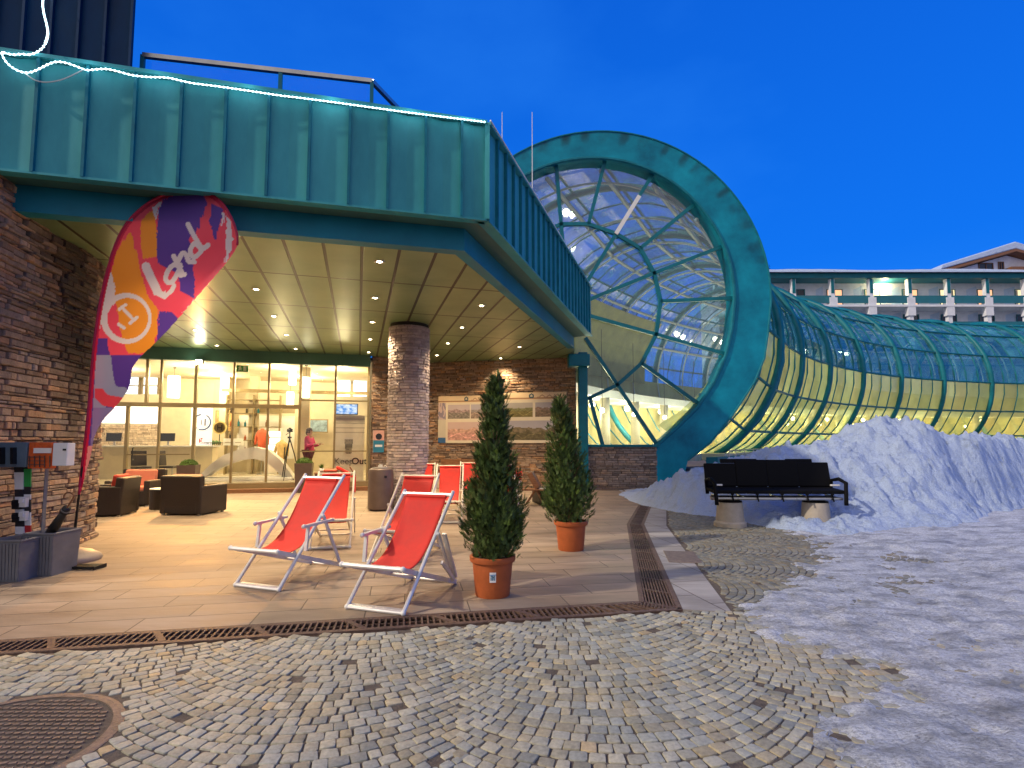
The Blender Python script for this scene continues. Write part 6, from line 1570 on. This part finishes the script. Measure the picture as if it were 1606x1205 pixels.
grow = lambda v, g: (v[0] + g, v[1] + g) if isinstance(v, tuple) else v + g
JK = {'sp': (J['sp'][0], grow(J['sp'][1], .03)), 'pel': ((0, 0, .9), (.15, .18)), 'ch': (J['ch'][0], grow(J['ch'][1], .025)), 'co': ((.02, 0, 1.48), .075)}
EK = [('sp', 'pel'), ('sp', 'ch'), ('ch', 'co')]
for n in 'rl':
    for q in ('sh', 'el', 'wr'): JK[n + q] = (J[n + q][0], grow(J[n + q][1], .02))
    EK += [('ch', n + 'sh'), (n + 'sh', n + 'el'), (n + 'el', n + 'wr')]
skin_mesh('jacket', mat('pink_jacket', (.6, .035, .16), .7, var=.15, scale=10, bump=.2), per, JK, EK)
JT = {'pel': ((0, 0, .95), (.135, .165))}; ET = []
for n in 'rl':
    for q in ('hp', 'kn', 'an'): JT[n + q] = (J[n + q][0], grow(J[n + q][1], .02))
    ET += [('pel', n + 'hp'), (n + 'hp', n + 'kn'), (n + 'kn', n + 'an')]
skin_mesh('trousers', mat('dark_red_trousers', (.11, .02, .03), .8, var=.15), per, JT, ET)
b = MB(); b.sphere((.012, 0, 1.68), .108, 16, 12, (1, .9, .95)); b.sphere((-.05, 0, 1.6), .085, 12, 10, (.7, .95, 1.1)); b.build('hair', mat('dark_hair', (.045, .02, .015), .6, var=.3, scale=40, stretch=(1, 1, .2), bump=.3), per, smooth=True)
for s_ in (-1, 1):
    b = MB(); b.sphere((.117, s_ * .032, 1.645), .011, 8, 6); b.build('eye', M['black'], per, smooth=True)
    b = MB(); b.sphere((.03, s_ * .088, 1.63), .025, 8, 6, (.6, .3, 1)); b.build('ear', body.data.materials[0], per, smooth=True)
    b = MB(); b.box((J['rto' if s_ < 0 else 'lto'][0][0] - .05, s_ * .105, .03), (.28, .1, .06)); b.build('shoe', M['black'], per, bevel=.02)
b = MB(); b.box((.122, 0, 1.578), (.012, .05, .012)); b.build('mouth', mat('lips', (.4, .12, .1), .5, var=0, bump=0), per, bevel=.004)

# ------------------------------------------------------------------ planters and odds and ends along the front
def box_planter(label, px, w_, h, Yo):
    p = fp(facx(px, Yo), Yo, 0); t = thing('box_planter', label, 'planter', p, RAD(14)); v = w_ / 2
    b = MB(); b.prism([(-v * .85, -v * .85, 0), (v * .85, -v * .85, 0), (v * .85, v * .85, 0), (-v * .85, v * .85, 0)], (0, 0, .04))
    vs = [(-v * .85, -v * .85, .04), (v * .85, -v * .85, .04), (v * .85, v * .85, .04), (-v * .85, v * .85, .04), (-v, -v, h), (v, -v, h), (v, v, h), (-v, v, h), (-v * .9, -v * .9, h), (v * .9, -v * .9, h), (v * .9, v * .9, h), (-v * .9, v * .9, h), (-v * .9, -v * .9, h - .08), (v * .9, -v * .9, h - .08), (v * .9, v * .9, h - .08), (-v * .9, v * .9, h - .08)]
    b.add(vs, [(k * 4 + i, k * 4 + (i + 1) % 4, k * 4 + 4 + (i + 1) % 4, k * 4 + 4 + i) for k in range(3) for i in range(4)] + [(12, 13, 14, 15)])
    b.build('box', M['brownmetal'], t)
    b = MB(); rr = random.Random(px)
    for k in range(1500):
        a, c = rr.uniform(0, 2 * PI), rr.uniform(-.25, 1); s_ = math.sqrt(max(0, 1 - c * c)); R_ = v * .95 * rr.uniform(.8, 1.03)
        q = Vector((R_ * s_ * math.cos(a), R_ * s_ * math.sin(a), h - .02 + R_ * .75 * c)); u_ = Vector((rr.uniform(-1, 1), rr.uniform(-1, 1), rr.uniform(-1, 1))).normalized() * .028; w2 = u_.orthogonal().normalized() * .013
        g = rr.uniform(.7, 1.7); b.add([q - u_, q + w2, q + u_, q - w2], [(0, 1, 2, 3)], (g * 1.1, g * 1.15, g * .7))
    b.build('foliage', M['leaf'], t, colors=True); return t
box_planter('tall brown box planter with a clipped round bush right of the glass doors', 479, .52, .92, -.5)
box_planter('brown box planter with a low bush behind the armchair facing away', 299, .5, .9, -.7)
# red tube chair and small crate table in front of the poster
p = fp(facx(546, -.9), -.9, 0); t = thing('tube_chair', 'red metal tube chair with a tipped red seat under the Keep Out poster', 'chair', p, RAD(20))
M['redmetal'] = mat('red_metal', (.6, .03, .03), .4, var=.05, bump=.02)
for s_ in (-1, 1):
    b = MB(); b.tube([(s_ * .24, .22, .02), (s_ * .24, .22, .5), (s_ * .24, -.2, .5), (s_ * .24, -.2, .02), (s_ * .24, .2, .02)], .022, 6); b.build('side_frame', M['redmetal'], t)
b = MB(); b.tube([(-.24, .2, .5), (.24, .2, .5)], .02, 6); b.tube([(-.24, -.2, .5), (.24, -.2, .5)], .02, 6); b.build('cross_bars', M['redmetal'], t)
b = MB(); b.box((-.1, .0, .68), (.5, .36, .09), Matrix.Rotation(.5, 3, 'Y')); b.build('seat', M['red'], t, bevel=.03)
b = MB(); b.box((.17, .02, .66), (.32, .34, .03), Matrix.Rotation(1.0, 3, 'Y')); b.build('backrest', M['wood'], t, bevel=.01)
p = fp(facx(517, -.9), -.9, 0); t = thing('crate_table', 'low wooden table with cushions and a small plant behind the deckchairs', 'table', p, RAD(14))
b = MB(); b.box((0, 0, .62), (.8, .5, .04)); b.build('tabletop', M['wood'], t, bevel=.006)
for sx_ in (-1, 1):
    for sy_ in (-1, 1):
        b = MB(); b.box((sx_ * .36, sy_ * .2, .3), (.05, .05, .6)); b.build('leg', M['wood'], t)
q_ = fp(facx(521, -.9), -.9, .64); t = thing('cushion', 'folded pale salmon cushion lying on the wooden table', 'cushion', q_, RAD(14))
b = MB(); b.box((0, 0, .05), (.42, .36, .1)); b.build('pad', M['salmon'], t, bevel=.04); b = MB(); b.box((0, -.17, .05), (.38, .03, .03)); b.build('piping', M['redcush'], t, bevel=.01)
q_ = fp(facx(506, -.9), -.9, .64); t = thing('flower_pot', 'little potted green plant on the left end of the wooden table', 'plant', q_)
b = MB(); b.lathe([(.06, 0), (.08, .12), (.075, .12)], n=16); b.build('pot', M['white'], t, smooth=True)
b = MB(); rr = random.Random(3)
for k in range(60): a = rr.uniform(0, 6.28); r_ = rr.uniform(.03, .13); q = Vector((0, 0, .11)); e_ = Vector((r_ * math.cos(a), r_ * math.sin(a), .16 + rr.uniform(0, .12))); s_ = Vector((-math.sin(a), math.cos(a), 0)) * .015; b.add([q, (q + e_) / 2 + s_, e_, (q + e_) / 2 - s_], [(0, 1, 2, 3)], (1.2, 1.5, .7))
b.build('leaves', M['leaf'], t, colors=True)
# by the rear wall
wb = lambda f, o: W0.lerp(W1, f) + wn * o
p = wb(.24, .5); t = thing('wall_bench', 'dark wooden bench standing against the rear wall below the photo boards', 'bench', p, math.atan2(wd_.y, wd_.x))
b = MB(); b.box((0, 0, .45), (1.5, .42, .05)); b.build('seat', M['wood'], t, bevel=.008); b = MB(); b.box((0, .2, .88), (1.5, .04, .2)); b.box((-.6, .2, .66), (.06, .04, .4)); b.box((.6, .2, .66), (.06, .04, .4)); b.build('backrest', M['wood'], t, bevel=.006)
for sx_ in (-1, 1):
    b = MB(); b.box((sx_ * .6, -.15, .22), (.07, .07, .44)); b.box((sx_ * .6, .17, .22), (.07, .07, .44)); b.bar((sx_ * .6, -.15, .1), (sx_ * .6, .17, .1), .04, .04); b.build('leg', M['wood'], t)
p = at(834, 793, Z=0); t = thing('wooden_stool', 'tipped wooden folding stool beside the broader conifer', 'stool', p, RAD(-10))
b = MB(); b.box((.05, 0, .40), (.55, .4, .04)); b.build('seat', M['wood'], t, bevel=.006); b = MB(); b.box((.05, .1, .62), (.14, .36, .42), Matrix.Rotation(-.5, 3, 'Y')); b.build('backrest', M['wood'], t, bevel=.02)
for s_ in (-1, 1):
    b = MB(); b.bar((-.15, s_ * .16, 0.01), (.1, s_ * .16, .4), .05, .03); b.build('leg', M['wood'], t); b = MB(); b.bar((.34, s_ * .13, 0.01), (.12, s_ * .13, .4), .05, .03); b.build('leg', M['wood'], t)
p = at(858, 790, Z=0); t = thing('black_chair', 'black box chair half hidden behind the broader conifer', 'chair', p, RAD(-70))
b = MB(); b.box((0, .28, .42), (.6, .1, .84)); b.build('backrest', M['black'], t, bevel=.02); b = MB(); b.box((0, -.02, .22), (.6, .55, .4)); b.build('seat', M['black'], t, bevel=.02)
p = p + Vector((-.02, -.45, 0)); t = thing('white_tray_table', 'small round white tray table in front of the black chair', 'table', (p.x, p.y, 0))
b = MB(); b.lathe([(.2, .4), (.21, .42), (0, .425)], n=20); b.build('tray', M['white'], t); b = MB(); b.tube([(0, 0, 0), (0, 0, .4)], .02, 6); b.lathe([(.15, 0), (.15, .015), (.02, .03)], n=16); b.build('foot', M['black'], t)
p = at(813, 790, Z=0); t = thing('poinsettia', 'red poinsettia on a thin black stand left of the wooden stool', 'plant', p)
b = MB(); b.tube([(0, 0, 0), (0, 0, .45)], .015, 6); b.lathe([(.13, 0), (.13, .02), (.02, .03)], n=14); b.build('stand', M['black'], t); b = MB(); b.lathe([(.06, .44), (.085, .58), (.08, .58)], n=14); b.build('pot', M['white'], t, smooth=True)
b = MB(); rr = random.Random(8)
for k in range(70):
    a = rr.uniform(0, 6.28); r_ = rr.uniform(.05, .16); hgt = .6 + rr.uniform(0, .2); q = Vector((0, 0, hgt)); e_ = q + Vector((r_ * math.cos(a), r_ * math.sin(a), rr.uniform(-.04, .08))); s_ = Vector((-math.sin(a), math.cos(a), .3)) * .03; b.add([q, (q + e_) / 2 + s_, e_, (q + e_) / 2 - s_], [(0, 1, 2, 3)], (.75, .03, .03) if hgt > .66 else (.04, .12, .03))
b.build('leaves', M['person'], t, colors=True)

# more lobby furniture
p = fp(facx(398, 5.2), 5.2, FL); t = thing('shelf_unit', 'dark metal shelf unit with bottles in the middle of the lobby', 'shelf', p, RAD(14))
b = MB()
for x in (-1.0, 0, 1.0): b.box((x, 0, 1.6), (.05, .3, 3.2))
for k in range(5): b.box((0, 0, .8 + .55 * k), (2.0, .3, .03))
b.build('rack', M['mull'], t)
rr = random.Random(12)
for k in range(4):
    for x in (-.8, -.55, -.3, .2, .45, .75):
        if rr.random() < .3: continue
        b = MB(); hh2 = rr.uniform(.2, .34); b.lathe([(.04, 0), (.045, .02), (.045, hh2 * .6), (.016, hh2 * .75), (.016, hh2)], (x + rr.uniform(-.05, .05), 0, .815 + .55 * k), n=10)
        b.build('bottle', rr.choice([M['black'], M['terracotta'], M['teal_dark'], M['white'], M['wood']]), t, smooth=True)
for px, d, w_, h_, colr, lb in ((352, 5.9, .7, .9, (.5, .3, .12), 'framed warm toned picture on the lobby wall left of the shelf unit'), (500, 6.4, .8, .6, (.2, .3, .4), 'framed bluish picture on the lobby wall right of the pillar')):
    p = fp(facx(px, d), d, FL + 1.7); t = thing('framed_picture', lb, 'picture', p, RAD(14))
    b = MB(); b.box((0, 0, h_ / 2), (w_, .04, h_)); b.build('frame', M['mull'], t); b = MB(); b.box((0, -.024, h_ / 2), (w_ - .1, .01, h_ - .1)); b.build('canvas', mat('picture_paint', colr, .6, var=.7, scale=5, bump=0), t)
for px, d, lb in ((225, 1.5, 'dark lobby chair behind the glass nearest the stone wall'), (268, 1.7, 'dark lobby chair behind the glass next to the planter')):
    p = fp(facx(px, d), d, FL); t = thing('lobby_chair', lb, 'chair', p, RAD(190 + px))
    b = MB(); b.box((0, 0, .45), (.46, .46, .07)); b.build('seat', M['wicker'], t, bevel=.02); b = MB(); b.box((0, .22, .75), (.46, .05, .5), Matrix.Rotation(-.12, 3, 'X')); b.build('backrest', M['wicker'], t, bevel=.02)
    for sx_ in (-1, 1):
        for sy_ in (-1, 1): b = MB(); b.tube([(sx_ * .19, sy_ * .19, .44), (sx_ * .22, sy_ * .22, 0)], .015, 6); b.build('leg', M['steel'], t)
